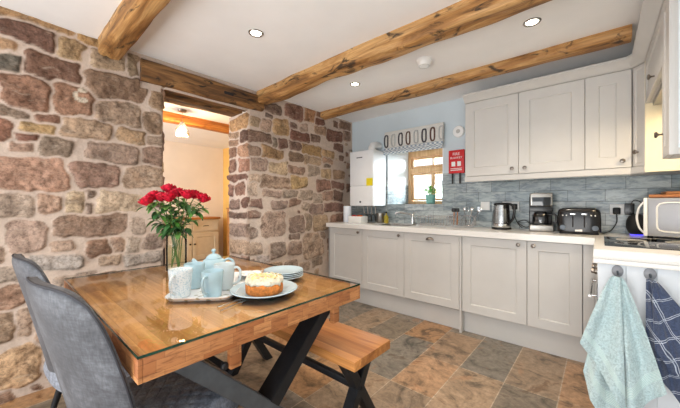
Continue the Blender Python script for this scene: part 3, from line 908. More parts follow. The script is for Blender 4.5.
# ------------------------------------------------------------------ kitchen cabinets, back run
KF = 2.75      # front of doors
def knob(parent, x, y, z, d='-y', s=1.0, mat='pewter', name='knob'):
    prof = [(.0045, 0), (.0045, .012), (.008, .017), (.0145, .02), (.0155, .025), (.012, .029), (.0, .031)]
    prof = [(r * s, q * s) for r, q in prof]
    b = MB(); b.lathe(prof, 20)
    if d == '-y': b.xf(T(x, y, z, rx=pi / 2))
    elif d == '-x': b.xf(T(x, y, z, ry=-pi / 2))
    else: b.xf(T(x, y, z, rz=d) @ T(rx=pi / 2))
    return b.build(name, M[mat], parent)
G = .0016
def base_unit(name, label, cat, x0, x1, doors, knobs, extra=None, group=None):
    t = thing(name, label, cat, (x0, KF + .02, .195), group=group)
    w = x1 - x0
    b = MB()
    d = YB - .02 - (KF + .021); h = .872 - .195
    th = .018
    b.box(.001, th, .001, d, 0, h); b.box(w - th, w - .001, .001, d, 0, h)
    b.box(th, w - th, .001, d, 0, th); b.box(th, w - th, d - th, d, th, h)
    b.box(th, w - th, .001, .1, h - th, h)
    b.build('carcass', M['carcass'], t)
    for (a, c), kx in zip(doors, knobs):
        b = MB(); b.shaker(c - a - 2 * G, .668, .0195, .072, .008, mat4=T(a + G - x0, -.02, .007))
        dr = b.build('door', M['cab'], t)
        if kx is not None: knob(dr, kx - x0, -.02, .835 - .195)
    return t
base_unit('base_cabinet', 'grey shaker base cabinet against the stone wall, under the boiler', 'cabinet', -2.60, -2.058, [(-2.56, -2.058)], [-2.105])
base_unit('base_cabinet', 'grey shaker base cabinet under the sink, between boiler cupboard and dishwasher', 'cabinet', -2.058, -1.522, [(-2.058, -1.522)], [-1.575])
dw = base_unit('integrated_dishwasher', 'grey panelled built-in dishwasher with a cup handle at its top', 'dishwasher', -1.522, -.966, [(-1.522, -.966)], [None])
b = MB()
def cup(u, v):
    a = pi * u; e = v * pi / 2
    return (.04 * cos(a), -.022 * sin(e) * (0.25 + .75 * sin(a)), .03 * sin(a) * cos(e) )
b.grid(cup, 20, 8); b.xf(T((-1.522 - .966) / 2 + 1.522, -.0205, .812 - .195))
cu = b.build('cup_handle', M['pewter'], dw)
b = MB(); b.box(.004, .552, -.004, -.001, .0, .006); b.build('toe_gap', M['dark'], dw)
base_unit('base_cabinet', 'double-door grey shaker base cabinet under kettle and coffee maker', 'cabinet', -.944, -.096, [(-.940, -.439), (-.439, -.098)], [-.497, -.395])
t = thing('corner_post', 'plain narrow grey filler panel in the inner corner beside the oven', 'panel', (-.096, KF, .15))
b = MB(); b.box(.001, .064, .001, .019, .053, .72, .001); b.box(.066, .1015, .001, .019, -.15, .72, .001); b.build('filler_board', M['cab'], t)
t = thing('end_support', 'slim grey upright panel right of the dishwasher reaching the floor', 'panel', (-.964, KF + .001, 0))
b = MB(); b.box(0, .0185, 0, .5, 0, .872, .001); b.build('upright_board', M['cab'], t)
b = MB(); b.box(-2.6, -.966, KF + .07, KF + .085, 0, .194); b.box(-.943, .0, KF + .07, KF + .085, 0, .194)
struct(b.build('trim_1', M['cab'], smooth=False))

# worktop (L shaped, with the sink cut-out)
RY0 = 2.065    # near end of the right run
b = MB()
SX0, SX1, SY0, SY1 = -1.93, -1.55, 2.84, 3.14
zt0, zt1 = WT - .05, WT
b.box(-2.6, SX0, 2.725, YB, zt0, zt1); b.box(SX1, -.0305, 2.725, YB, zt0, zt1)
b.box(SX0, SX1, 2.725, SY0, zt0, zt1); b.box(SX0, SX1, SY1, YB, zt0, zt1)
b.box(-.03, XR - .004, RY0, YB, WT - .05, zt1, .003); b.box(-.03, XR - .004, RY0, RY0 + .03, WT - .074, WT - .0505, .002)
wt = tag(b.build('worktop', M['worktop'], smooth=True), 'white L-shaped stone worktop running along the tiled wall and round the corner', 'worktop')
t = thing('sink', 'stainless steel inset sink beneath the window', 'sink', ((SX0 + SX1) / 2, (SY0 + SY1) / 2, WT))
b = MB()
def sink(u, v):
    prof = [(1.06, .0022), (1.04, .003), (1.0, .001), (.985, -.02), (.95, -.15), (.88, -.165), (.5, -.168), (.02, -.17)]
    k, z = prof[min(7, int(round(v * 7)))]
    a = 2 * pi * u; p = 6; rr = (abs(cos(a)) ** p + abs(sin(a)) ** p) ** (-1 / p)
    return (cos(a) * rr * .19 * k * .99, sin(a) * rr * .15 * k * .99, z)
b.grid(sink, 48, 7, 0, True)
b.build('basin', M['steel'], t)
t = thing('kitchen_tap', 'chrome mixer tap with curved spout behind the sink under the window', 'tap', (-1.66, 3.205, WT + .001))
b = MB(); b.lathe([(.026, 0), (.026, .006), (.02, .01), (.018, .05), (.018, .10), (.014, .11), (0, .112)], 24); b.build('tap_body', M['chrome'], t)
b = MB(); b.tube([(0, -.01, .085), (-.02, -.03, .115), (-.06, -.06, .128), (-.12, -.1, .135), (-.15, -.12, .132), (-.158, -.126, .112)], .0105, 12); b.build('spout', M['chrome'], t)
b = MB(); b.tube([(.0, 0, .11), (.02, -.005, .135), (.075, -.02, .15)], [.008, .007, .005], 10); b.build('lever', M['chrome'], t)

# right run
OX = .005
t = thing('range_oven', 'built-in oven in the right run, seen edge on with chrome bar handle', 'oven', (OX, 2.16, .12))
b = MB(); b.box(.03, .55, .01, .575, -.12, -.0005, .002); b.build('plinth', M['carcass'], t)
b = MB(); b.box(.0, .55, .0, .585, .0, .745, .002); b.build('oven_casing', M['steel'], t)
b = MB(); b.box(-.022, -.001, .01, .575, .08, .59, .003); b.build('oven_door', M['black'], t)
b = MB(); b.box(-.02, -.001, .01, .575, .60, .72, .003); b.build('control_panel', M['steel'], t)
b = MB(); b.tube([(-.052, .05, .52), (-.052, .535, .52)], .0085, 12)
for yy in (.075, .51): b.tube([(-.022, yy, .52), (-.052, yy, .52)], .008, 10)
b.build('bar_handle', M['chrome'], t)
for yy in (.05, .2, .35, .5): 
    b = MB(); b.lathe([(.018, 0), (.018, .01), (.014, .014), (.013, .026), (0, .027)], 20); b.xf(T(-.02, yy, .665, ry=-pi / 2)); b.build('control_knob', M['pewter'], t)
t = thing('oven_housing_cabinet', 'pale blue-grey grooved board cabinet end carrying the two towels', 'cabinet', (-.012, RY0 + .02, 0))
b = MB(); xs = [0, .108, .216, .324, .432, .54, .606]
for a, c in zip(xs[:-1], xs[1:]): b.box(a + .0012, c - .0012, 0, .018, 0, .872, .0015)
b.box(0, .606, .008, .02, 0, .872)
b.build('end_panel', M['endpanel'], t)
t = thing('induction_hob', 'black glass hob set in the worktop in front of the microwave', 'hob', (.016, 2.25, WT))
b = MB(); b.box(0, .53, 0, .58, .0, .006, .002); b.build('hob_glass', M['hob'], t)
for (cx, cy, r) in ((.13, .16, .08), (.13, .42, .07), (.37, .16, .07), (.37, .42, .09)):
    b = MB(); b.tube([(cx + r * cos(a), cy + r * sin(a), .0062) for a in [k * pi / 20 for k in range(41)]], .0008, 4)
    b.build('zone_ring', M['carcass'], t)

# ------------------------------------------------------------------ wall cabinets
UZ0, UZ1, UF = 1.42, 2.12, 2.96
def wall_unit(label, x0, x1, doors, knobs):
    t = thing('wall_cabinet', label, 'cabinet', (x0, UF + .02, UZ0))
    w = x1 - x0; h = UZ1 - UZ0; d = YB - .002 - (UF + .02)
    b = MB(); th = .018
    b.box(0, th, .001, d, 0, h); b.box(w - th, w, .001, d, 0, h); b.box(th, w - th, .001, d, 0, th); b.box(th, w - th, .001, d, h - th, h); b.box(th, w - th, d - th, d, th, h - th)
    b.build('carcass', M['cab'], t)
    for (a, c), kx in zip(doors, knobs):
        b = MB(); b.shaker(c - a - 2 * G, h - .004, .0195, .078, .008, mat4=T(a + G - x0, -.02, .002))
        dr = b.build('door', M['cab'], t)
        knob(dr, kx - x0, -.02, .048, s=1.0)
    return t
wall_unit('double-door grey wall cabinet beside the red fire blanket, left of the others', -.985, -.092, [(-.983, -.535), (-.535, -.092)], [-.582, -.487])
wall_unit('single-door grey wall cabinet above the toaster', -.0915, .168, [(-.0915, .166)], [.117])
# corner cabinet with a narrow slanted front
t = thing('corner_wall_cabinet', 'corner wall cabinet with a slim slanted door above the microwave', 'cabinet', (0, 0, UZ0))
h = UZ1 - UZ0
b = MB(); b.prism([(.172, UF + .03), (.225, 2.905), (.225, 2.882), (XR - .004, 2.882), (XR - .004, YB - .003), (.172, YB - .003)], -.04, h, 'z'); b.build('carcass', M['cab'], t)
ang = math.atan2(2.885 - UF, .053)
Ld = sqrt(.053 ** 2 + (UF - 2.885) ** 2)
b = MB(); b.shaker(Ld, h - .004, .018, .02, .006, mat4=T(.170, UF + .002, .002, rz=ang)); dr = b.build('door', M['cab'], t)
knob(dr, .170 + .045 * cos(ang), UF + .045 * sin(ang), .10, d=ang)
# end side facing the cooker, the hood lamp's warm glow put into its colour, part of the corner cabinet
b = MB(); b.box(.224, XR - .004, 2.862, 2.881, -.045, h); b.build('side_panel', simple('hood_warmed_side_panel', (232, 220, 190), .45, var=.01), t)
# bridge cabinet above the hob with the extractor in its underside
BZ = 1.83
t = thing('bridge_cabinet', 'short wall cabinet over the hob housing the extractor', 'cabinet', (.225, 2.13, BZ))
hb = UZ1 - BZ
b = MB(); b.box(.02, XR - .225 - .004, .001, .73, 0, hb); b.build('carcass', M['cab'], t)
b = MB(); b.shaker(.728, hb - .004, .019, .06, .007, mat4=T(0, .729, .002, rz=-pi / 2)); dr = b.build('door', M['cab'], t)
knob(dr, 0, .27, .04, d='-x')
b = MB(); b.box(.03, .36, .06, .68, -.03, -.001, .004); b.build('extractor_grille', M['steel'], t)
b = MB(); b.box(.08, .12, .3, .44, -.034, -.0305, .001); b.build('extractor_lamp', emis('hood_lamp', (255, 214, 150), 25), t)
# near end cabinet with framed end
t = thing('end_wall_cabinet', 'nearest wall cabinet at right edge with a framed bright end pane', 'cabinet', (.225, 1.95, 1.376))
he = UZ1 - 1.376
b = MB(); b.box(.02, XR - .225 - .004, .004, .178, 0, he); b.build('carcass', M['cab'], t)
b = MB(); b.shaker(.176, he - .004, .019, .05, .007, mat4=T(0, .178, .002, rz=-pi / 2)); dr = b.build('door', M['cab'], t)
knob(dr, 0, .15, .118, d='-x', s=1.0)
b = MB(); fw = .028
b.box(0, fw, -.016, .003, 0, he, .001); b.box(.371 - fw, .371, -.016, .003, 0, he, .001); b.box(fw, .371 - fw, -.016, .003, 0, fw, .001); b.box(fw, .371 - fw, -.016, .003, he - fw, he, .001)
b.build('end_frame', M['cab'], t)
b = MB(); b.box(fw, .371 - fw, -.008, .0035, fw, he - fw); b.build('reflection_pane', M['paneglare'], t)  # glass end pane, its window reflection painted in as bluish white

# cornice and pelmet
def mould(path, prof, name, mat):
    # path of (x,y) corners, prof of (out, z); out points to the left of travel direction
    P = [Vector((p[0], p[1], 0)) for p in path]
    n = len(P); rings = []
    for i in range(n):
        d0 = (P[i] - P[i - 1]).normalized() if i > 0 else (P[1] - P[0]).normalized()
        d1 = (P[i + 1] - P[i]).normalized() if i < n - 1 else d0
        n0 = Vector((d0.y, -d0.x, 0)); n1 = Vector((d1.y, -d1.x, 0))
        m = (n0 + n1).normalized(); m = m / max(.3, m.dot(n0))
        rings.append([P[i] + m * o + Vector((0, 0, z)) for o, z in prof])
    b = MB(); vs = [[b.bm.verts.new(q) for q in r] for r in rings]
    k = len(prof)
    for a, c in zip(vs[:-1], vs[1:]):
        for i in range(k): b.bm.faces.new((a[i], a[(i + 1) % k], c[(i + 1) % k], c[i]))
    b.bm.faces.new(list(reversed(vs[0]))); b.bm.faces.new(vs[-1])
    bmesh.ops.recalc_face_normals(b.bm, faces=b.bm.faces)
    return struct(b.build(name, mat, ang=30))
path = [(-.985, UF + .001), (.168, UF + .001), (.2235, 2.884), (.2235, 1.94)]
mould(path, [(-.02, UZ1 + .001), (.004, UZ1 + .001), (.012, UZ1 + .006), (.02, UZ1 + .012), (.05, UZ1 + .05), (.062, UZ1 + .056), (.062, UZ1 + .07), (-.02, UZ1 + .07)], 'trim_2', M['cab'])
mould([(-.985, UF + .001), (.16, UF + .001), (.222, 2.866)], [(-.02, UZ0 - .05), (-.003, UZ0 - .05), (.001, UZ0 - .044), (.001, UZ0 - .002), (-.02, UZ0 - .002)], 'trim_3', M['cab'])

# ------------------------------------------------------------------ boiler
t = thing('wall_boiler', 'white wall-hung boiler in the corner by the stone wall', 'boiler', (-2.425, 2.98, 1.136))
b = MB(); b.box(0, .36, .012, .295, 0, .685, .012, 3); b.build('casing', M['enamel'], t)
b = MB(); b.box(.002, .358, 0, .0125, .25, .683, .008, 3); b.build('upper_front', M['enamel'], t)
b = MB(); b.box(.002, .358, 0, .0125, .002, .246, .008, 3); b.build('lower_front', M['enamel'], t)
b = MB(); b.box(.262, .355, -.0012, .0, .248, .34); b.build('yellow_sticker', M['yellow'], t)
b = MB(); b.box(.11, .20, -.0012, .0, .595, .608, .0004); b.build('maker_plate', M['greysteel'], t)
b = MB(); b.lathe([(.013, 0), (.013, .006), (0, .007)], 16); b.xf(T(.17, 0.001, .05, rx=pi / 2)); b.build('gauge', M['greysteel'], t)
b = MB(); b.tube([(.24, .15, .684), (.24, .15, .735), (.245, .17, .765), (.25, .22, .775), (.25, .298, .775)], .045, 20)
b.tube([(.24, .15, .69), (.24, .15, .71)], .056, 24); b.build('flue_elbow', M['white'], t)
b = MB()
for x in (.08, .14, .2, .26): b.tube([(x, .2, 0.001), (x, .2, -.1), (x, .27, -.12), (x, .29, -.2)], .0075, 8)
b.build('pipework', M['pewter'], t)

# ------------------------------------------------------------------ roman blind
t = thing('roman_blind', 'folded roman blind printed with dark and pale oval rings over blue check', 'blind', (WX0 - .005, 3.255, 1.80))
BW = WX1 - WX0 + .03
def blind(u, v):
    x = u * BW
    z = .245 - v * .20
    return (x, -.022 - .012 * sin(v * pi) + .003 * sin(u * 9 + v * 3), z)
b = MB(); b.grid(blind, 40, 14)
b.grid(lambda u, v: (u * BW, .0, .245 - v * .20), 4, 4)
b.build('printed_panel', M['linen'], t)
b = MB()
for k in range(3):
    b.grid(lambda u, v, k=k: (u * BW, -.02 - .010 * k - .022 * sin(v * pi) + .003 * sin(u * 14 + k), .062 - k * .022 - v * .045 + .008 * sin(v * pi)), 40, 8)
b.build('check_folds', M['gingham'], t)
b = MB(); b.box(0, BW, -.022, .0, .235, .262, .003); b.build('headrail', M['linen'], t)
cols = ['ovaldark', 'ovallight', 'ovaldark', 'ovalbrown', 'ovallight', 'ovaldark', 'ovalbrown', 'ovallight']
b = MB(); mm = [M['ovaldark'], M['ovalbrown'], M['ovallight']]; mi = {'ovaldark': 0, 'ovalbrown': 1, 'ovallight': 2}
for k, cn in enumerate(cols):
    cx = .03 + k * (BW - .05) / 7
    n = 28
    ring = []
    for i in range(n + 1):
        a = 2 * pi * i / n; p = 3.2; rr = (abs(cos(a)) ** p + abs(sin(a)) ** p) ** (-1 / p)
        z = .145 + sin(a) * rr * .072
        v = (.245 - z) / .2
        ring.append((min(max(cx + cos(a) * rr * .024, .004), BW - .004), -.0235 - .012 * sin(max(0, min(1, v)) * pi), z))
    b.tube(ring, .0095, 8, mi[cn])
b.xf(Matrix.Translation((0, 0, 0)))
b.build('oval_print', mm, t)

# ------------------------------------------------------------------ items on the kitchen wall
t = thing('fire_blanket', 'red fire blanket case with two black straps on the blue wall', 'fire blanket', (-1.17, YB - .001, 1.49))
b = MB(); b.box(-.083, .083, -.035, 0, 0, .25, .008, 3); b.build('case', M['red'], t)
for x in (-.045, .035):
    b = MB(); b.box(x - .0085, x + .0085, -.022, -.018, -.11, .01, .001); b.build('strap', M['blackrub'], t)
def text(body, size, loc, rot, mat, parent, name):
    cu = bpy.data.curves.new(name, 'FONT'); cu.body = body; cu.size = size; cu.extrude = .0004; cu.align_x = 'CENTER'; cu.align_y = 'CENTER'
    o = bpy.data.objects.new(name, cu); COL.objects.link(o)
    dg = bpy.context.evaluated_depsgraph_get()
    me = bpy.data.meshes.new_from_object(o.evaluated_get(dg))
    bpy.data.objects.remove(o); me.materials.clear(); me.materials.append(mat)
    q = bpy.data.objects.new(name, me); COL.objects.link(q); q.location = loc; q.rotation_euler = rot; q.parent = parent
    return q
text('FIRE', .042, (0, -.0362, .205), (pi / 2, 0, 0), M['white'], t, 'lettering')
text('BLANKET', .030, (0, -.0362, .165), (pi / 2, 0, 0), M['white'], t, 'lettering')
b = MB(); b.box(-.05, -.01, -.0362, -.0352, .075, .125); b.box(.012, .05, -.0362, -.0352, .075, .125); b.box(-.06, .06, -.0362, -.0352, .03, .038); b.box(-.06, .06, -.0362, -.0352, .048, .054); b.build('instruction_marks', M['white'], t)
t = thing('wall_alarm', 'small round white alarm on the blue wall above the red case', 'alarm', (-1.155, YB + .01, 1.94))
b = MB(); b.lathe([(.062, 0), (.062, .02), (.055, .03), (.03, .034), (0, .034)], 32); b.xf(T(rx=pi / 2)); b.build('alarm_body', M['white'], t)
b = MB(); b.lathe([(.022, .034), (.02, .037), (0, .037)], 20); b.xf(T(rx=pi / 2)); b.build('test_button', M['carcass'], t)

def socket(x0, x1, z, label):
    t = thing('wall_socket', label, 'socket', ((x0 + x1) / 2, YB - .001, z))
    w = (x1 - x0) / 2
    b = MB(); b.box(-w, w, -.01, 0, -.043, .043, .003); b.build('plate', M['white'], t)
    n = 2 if w > .06 else 1
    for k in range(n):
        cx = 0 if n == 1 else (-.035 + .07 * k)
        b = MB(); b.box(cx - .006, cx + .006, -.013, -.009, .018, .034, .001)
        b.build('rocker', M['white'], t)
    return t
socket(-.93, -.845, 1.14, 'white wall switch plate left of the kettle')
socket(-.73, -.585, 1.14, 'white double socket with black plugs between kettle and coffee maker')
socket(.055, .195, 1.115, 'white double socket between the toaster and microwave')
def plug(x, z, label, pts):
    t = thing('plug', label, 'plug', (x, YB - .0115, z))
    b = MB(); b.box(-.023, .023, -.03, 0, -.028, .026, .01, 3); b.build('plug_body', M['blackrub'], t)
    b = MB(); b.tube(pts, .0038, 8); b.build('cord', M['blackrub'], t)
def cur(pts, n=8):
    out = []; P = [Vector(p) for p in pts]
    P = [P[0]] + P + [P[-1]]
    for i in range(1, len(P) - 2):
        for k in range(n):
            u = k / n
            a, b_, c, d = P[i - 1], P[i], P[i + 1], P[i + 2]
            out.append(.5 * ((2 * b_) + (c - a) * u + (2 * a - 5 * b_ + 4 * c - d) * u * u + (3 * b_ - a - 3 * c + d) * u ** 3))
    out.append(P[-2]); return out
plug(-.69, 1.135, 'black plug directly behind the kettle handle', cur([(0, -.02, -.026), (-.005, -.03, -.08), (-.02, -.04, -.17), (-.02, -.06, -.2)]))
plug(-.62, 1.135, 'black plug feeding the coffee maker, its cord looped on the tiles', cur([(0, -.02, -.026), (.005, -.03, -.09), (.03, -.04, -.15), (.1, -.05, -.19), (.13, -.05, -.16), (.09, -.045, -.125), (.03, -.045, -.15), (.07, -.06, -.196)]))
plug(.095, 1.105, 'black plug with a cord trailing to the toaster', cur([(0, -.02, -.026), (-.0, -.035, -.09), (-.03, -.06, -.15), (-.06, -.08, -.172), (-.09, -.09, -.176)]))
t = thing('power_adapter', 'square black power adapter in the socket beside the microwave', 'adapter', (.168, YB - .0115, 1.12))
b = MB(); b.box(-.028, .028, -.05, 0, -.045, .045, .005); b.build('adapter_body', M['black'], t)
b = MB(); b.tube(cur([(.01, -.03, .044), (.03, -.035, .07), (.07, -.04, .04), (.085, -.04, -.06), (.08, -.06, -.18)]), .0028, 8); b.build('cord', M['blackrub'], t)

# ------------------------------------------------------------------ worktop appliances
# kettle
t = thing('kettle', 'jug kettle with clear body and black handle on the worktop', 'kettle', (-.70, 3.10, WT + .001), rz=radians(-20))
b = MB(); b.lathe([(0, 0), (.082, 0), (.084, .008), (.08, .018), (0, .018)], 36); b.build('power_base', M['black'], t)
b = MB(); b.lathe([(.077, .02), (.079, .026), (.079, .045), (.077, .052)], 36); b.build('steel_band', M['chrome'], t)
b = MB(); b.lathe([(.077, .053), (.078, .08), (.073, .14), (.066, .2), (.063, .225)], 36); b.lathe([(.073, .055), (.0, .056)], 36); b.build('jug', M['kettleglass'], t)
b = MB(); b.grid(lambda u, v: ((.0785 - .0145 * v) * cos(-.75 + 1.5 * u), (.0785 - .0145 * v) * sin(-.75 + 1.5 * u), .053 + .172 * v), 16, 10); b.build('side_column', M['black'], t)
b = MB(); b.lathe([(.064, .225), (.066, .232), (.058, .243), (.02, .248), (0, .248)], 36); b.tube([(-.05, 0, .23), (-.075, 0, .226)], [.018, .006], 10); b.build('lid', M['black'], t)
b = MB(); b.tube(cur([(.045, 0, .236), (.085, 0, .232), (.118, 0, .205), (.122, 0, .16), (.112, 0, .11), (.09, 0, .075), (.074, 0, .062)]), [.011] * 49, 12); b.build('handle', M['black'], t)
# coffee maker
t = thing('coffee_maker', 'steel and black filter coffee maker with glass jug', 'coffee maker', (-.395, 3.12, WT + .001), rz=radians(10))
b = MB(); b.box(-.085, .085, -.09, .11, 0, .055, .006, 3); b.build('base', M['steel'], t)
b = MB(); b.box(-.083, .083, .03, .108, .055, .3, .006, 3); b.build('tower', M['black'], t)
b = MB(); b.box(-.080, .080, -.085, .11, .215, .325, .008, 3); b.build('brew_head', M['steel'], t)
b = MB(); b.box(-.066, .066, -.089, -.0845, .218, .292, .002); b.build('display', M['hob'], t)
b = MB(); b.box(-.083, .083, -.078, .03, .17, .2145, .004); b.build('filter_holder', M['black'], t)
cf = MB(); cf.lathe([(.03, .058), (.06, .06), (.064, .09), (.062, .12), (.052, .148), (.048, .155)], 32, (0, -.02, 0)); cf = cf.build('glass_jug', M['carafe'], t)
b = MB(); b.lathe([(.0, .158), (.045, .157), (.05, .155), (.048, .164), (0, .167)], 28, (0, -.02, 0)); b.lathe([(.064, .128), (.066, .132), (.06, .138)], 28, (0, -.02, 0)); b.build('jug_collar', M['black'], t)
b = MB(); b.tube(cur([(.05, -.03, .145), (.095, -.04, .145), (.108, -.042, .12), (.104, -.042, .08), (.085, -.038, .07)]), .009, 10); b.build('jug_handle', M['black'], t)
# toaster
t = thing('toaster', 'glossy black four-slice toaster standing on the worktop', 'toaster', (-.135, 3.06, WT + .001), rz=radians(3))
def tst(u, v):
    a = 2 * pi * u; p = 5; rr = (abs(cos(a)) ** p + abs(sin(a)) ** p) ** (-1 / p)
    prof = [(.93, .012), (1, .02), (1, .05), (.995, .12), (.97, .165), (.93, .187), (.85, .197), (.6, .2), (.0, .2)]
    k, z = prof[min(8, int(round(v * 8)))]
    return (cos(a) * rr * .137 * k, sin(a) * rr * .105 * k, z)
b = MB(); b.grid(tst, 56, 8, 0, True); b.build('shell', M['black'], t)
b = MB()
for yy in (-.06, -.025, .025, .06): b.box(-.1, .1, yy - .011, yy + .011, .1985, .2012)
b.build('slots', M['dark'], t)
b = MB(); b.box(-.12, .12, -.09, .09, 0, .0125, .003); b.build('foot_plate', M['blackrub'], t)
b = MB()
for x in (-.035, .035): b.box(x - .004, x + .004, -.108, -.103, .055, .165, .001)
b.build('lever_tracks', M['dark'], t)
for x in (-.035, .035):
    b = MB(); b.box(x - .018, x + .018, -.125, -.104, .15, .163, .003); b.build('lever', M['chrome'], t)
for x in (-.098, .098):
    b = MB(); b.lathe([(.02, 0), (.019, .014), (0, .015)], 20); b.xf(T(x, -.104, .05, rx=pi / 2)); b.build('dial', M['greysteel'], t)
b = MB(); b.box(-.022, .022, -.1065, -.105, .022, .036); b.build('maker_plate', M['white'], t)
b = MB()
for x in (-.098, -.075, .075, .098): b.lathe([(.005, 0), (0, .003)], 10, mat4=T(x, -.1035, .145, rx=pi / 2))
b.build('indicator_lights', M['white'], t)

# microwave (turned slightly) with chopping board and speaker
t = thing('microwave', 'silver microwave oven with white handle hoop at the corner beyond the hob', 'microwave', (.222, 2.945, WT + .001), rz=radians(-10))
for (x, y) in ((.03, .03), (.3, .03), (.03, .25), (.3, .25)):
    b = MB(); b.lathe([(.014, 0), (.014, .014), (0, .014)], 14, (x, y, 0)); b.build('foot', M['blackrub'], t)
b = MB(); b.box(.02, .34, 0, .30, .0145, .275, .006, 3); b.build('casing', M['mwside'], t)
b = MB(); b.box(.0, .0205, -.002, .30, .014, .276, .005, 3); b.build('front_door', M['white'], t)
b = MB()
rect = []
for i in range(49):
    a = 2 * pi * i / 48; p = 7; rr = (abs(cos(a)) ** p + abs(sin(a)) ** p) ** (-1 / p)
    rect.append((.20 + cos(a) * rr * .135, -.0005, .145 + sin(a) * rr * .098))
b.tube(rect, .005, 8); b.build('pressed_border', M['white'], t)
b = MB(); b.tube(cur([(.0, .03, .245), (-.022, .03, .215), (-.034, .03, .16), (-.034, .03, .12), (-.022, .03, .065), (.0, .03, .035)]), .0065, 10); b.build('handle', M['white'], t)
t = thing('smart_speaker', 'black ball speaker with a blue light ring behind the microwave handle', 'speaker', (.205, 3.185, WT + .001))
b = MB(); b.lathe([(.036, .006), (.05, .025), (.058, .05), (.060, .08), (.057, .11), (.045, .14), (.025, .155), (0, .16)], 36); b.build('ball', M['blackrub'], t)
b = MB(); b.lathe([(0, 0), (.034, 0), (.0385, .003), (.036, .006)], 36); b.build('light_ring', M['blueled'], t)
t = thing('chopping_board', 'oak chopping board lying on top of the microwave', 'chopping board', (.44, 3.06, WT + .2785), rz=radians(-6))
b = MB(); b.box(-.18, .14, -.09, .1, 0, .022, .006, 3); b.build('board_slab', M['board'], t)
t = thing('chopping_board', 'smaller dark-edged wooden board stacked on the larger board', 'chopping board', (.46, 3.07, WT + .3015), rz=radians(4))
b = MB(); b.box(-.13, .12, -.07, .08, 0, .02, .005, 3); b.build('board_slab', M['board'], t)

# dish rack, cutlery, bottles, etc
t = thing('dish_rack', 'chrome wire dish drainer on the worktop right of the sink', 'dish rack', (-1.33, 3.08, WT + .001))
def wires(b, X, Y, Z, r=.0026, step=.03):
    for z in (.02, Z): b.tube([(-X, -Y, z), (X, -Y, z), (X, Y, z), (-X, Y, z), (-X, -Y, z)], r, 6)
    n = int(2 * X / step)
    for k in range(n + 1):
        x = -X + 2 * X * k / n
        b.tube([(x, -Y, Z), (x, -Y, .02), (x, Y, .02), (x, Y, Z)], r * .7, 6)
    for k in range(1, 4):
        y = -Y + 2 * Y * k / 4
        b.tube([(-X, y, Z), (-X, y, .02), (X, y, .02), (X, y, Z)], r * .7, 6)
b = MB(); wires(b, .17, .13, .105); 
for x in (-.15, .15):
    for y in (-.12, .12): b.tube([(x, y, .02), (x, y, 0)], .006, 8)
b.build('wire_basket', M['chrome'], t)
for k, (x, y) in enumerate(((-1.12, 3.08), (-.985, 3.09))):
    t = thing('cutlery_basket', ('wire cutlery holder with dark brushes, left of the spoons' if k == 0 else 'wire cutlery holder full of spoons and forks'), 'cutlery holder', (x, y, WT + .001))
    b = MB(); wires(b, .05, .04, .115, .0024, .022)
    b.build('wire_basket', M['chrome'], t)
for k in range(2):
    x = -1.135 + .035 * k
    t = thing('dish_brush', ['dark-headed dish brush standing in the left wire holder', 'washing-up brush with dark bristles right of its twin in the left wire holder'][k], 'brush', (x, 3.08, WT + .024), rz=.3 * k)
    b = MB(); b.tube([(0, 0, 0), (.003, 0, .13)], .005, 8); b.build('handle', M['board'], t)
    b = MB(); b.lathe([(0, .128), (.018, .13), (.022, .15), (.019, .168), (0, .17)], 16); b.build('brush_head', M['black'], t)
for k in range(7):
    a = k * 2.4; x = -.985 + .026 * cos(a); y = 3.09 + .022 * sin(a)
    tx, ty = .05 * cos(a) + .03, .03 * sin(a)
    spoon = k % 2 == 0
    t = thing('spoon' if spoon else 'fork', ('steel spoon' if spoon else 'steel fork') + ' standing upright in the right-hand wire cutlery holder', 'cutlery', (x, y, WT + .024), group='spoons in the cutlery holder' if spoon else 'forks in the cutlery holder')
    b = MB(); b.tube([(0, 0, 0), (tx * .5, ty * .5, .08), (tx, ty, .14)], [.003, .0025, .0028], 6); b.build('handle', M['chrome'], t)
    b = MB()
    if spoon: b.lathe([(0, .0), (.008, .006), (.0125, .02), (.011, .034), (0, .042)], 14, mat4=T(tx, ty, .137) @ Matrix.Diagonal((1, .35, 1, 1)))
    else:
        b.box(-.009, .009, -.001, .001, 0, .016, .0008, mat4=T(tx, ty, .138))
        for q in (-.0075, -.0025, .0025, .0075): b.box(q - .0012, q + .0012, -.001, .001, .016, .045, mat4=T(tx, ty, .138))
    b.build('bowl' if spoon else 'tines', M['chrome'], t)
t = thing('utensil_pot', 'brushed steel cylinder pot beside the boiler on the worktop', 'pot', (-2.09, 3.18, WT + .001))
b = MB(); b.lathe([(0, 0), (.05, 0), (.052, .004), (.052, .12), (.05, .122), (.049, .118), (.049, .006), (0, .006)], 32); b.build('cylinder', M['steel'], t)
t = thing('oil_bottle', 'small olive oil bottle beside the steel pot', 'bottle', (-2.0, 3.17, WT + .001))
b = MB(); b.lathe([(0, 0), (.028, 0), (.03, .006), (.03, .07), (.024, .088), (.011, .1), (.011, .125), (0, .125)], 24); b.build('bottle_glass', simple('olive_oil', (168, 150, 40), .15, var=.1), t)
b = MB(); b.lathe([(.013, .12), (.013, .14), (0, .141)], 16); b.build('cap', M['black'], t)
t = thing('kitchen_roll', 'upright white kitchen roll at the left end of the worktop', 'kitchen roll', (-2.48, 3.0, WT + .001))
b = MB(); b.lathe([(.02, .0), (.05, 0), (.052, .003), (.052, .205), (.05, .208), (.02, .208), (.019, .205), (.019, .003)], 36); b.build('paper', M['napkin'], t)
t = thing('storage_tub', 'white rectangular tub with red and orange fruit under the boiler', 'tub', (-2.30, 2.99, WT + .001))
b = MB(); b.box(-.10, .10, -.07, .07, 0, .008, .003); 
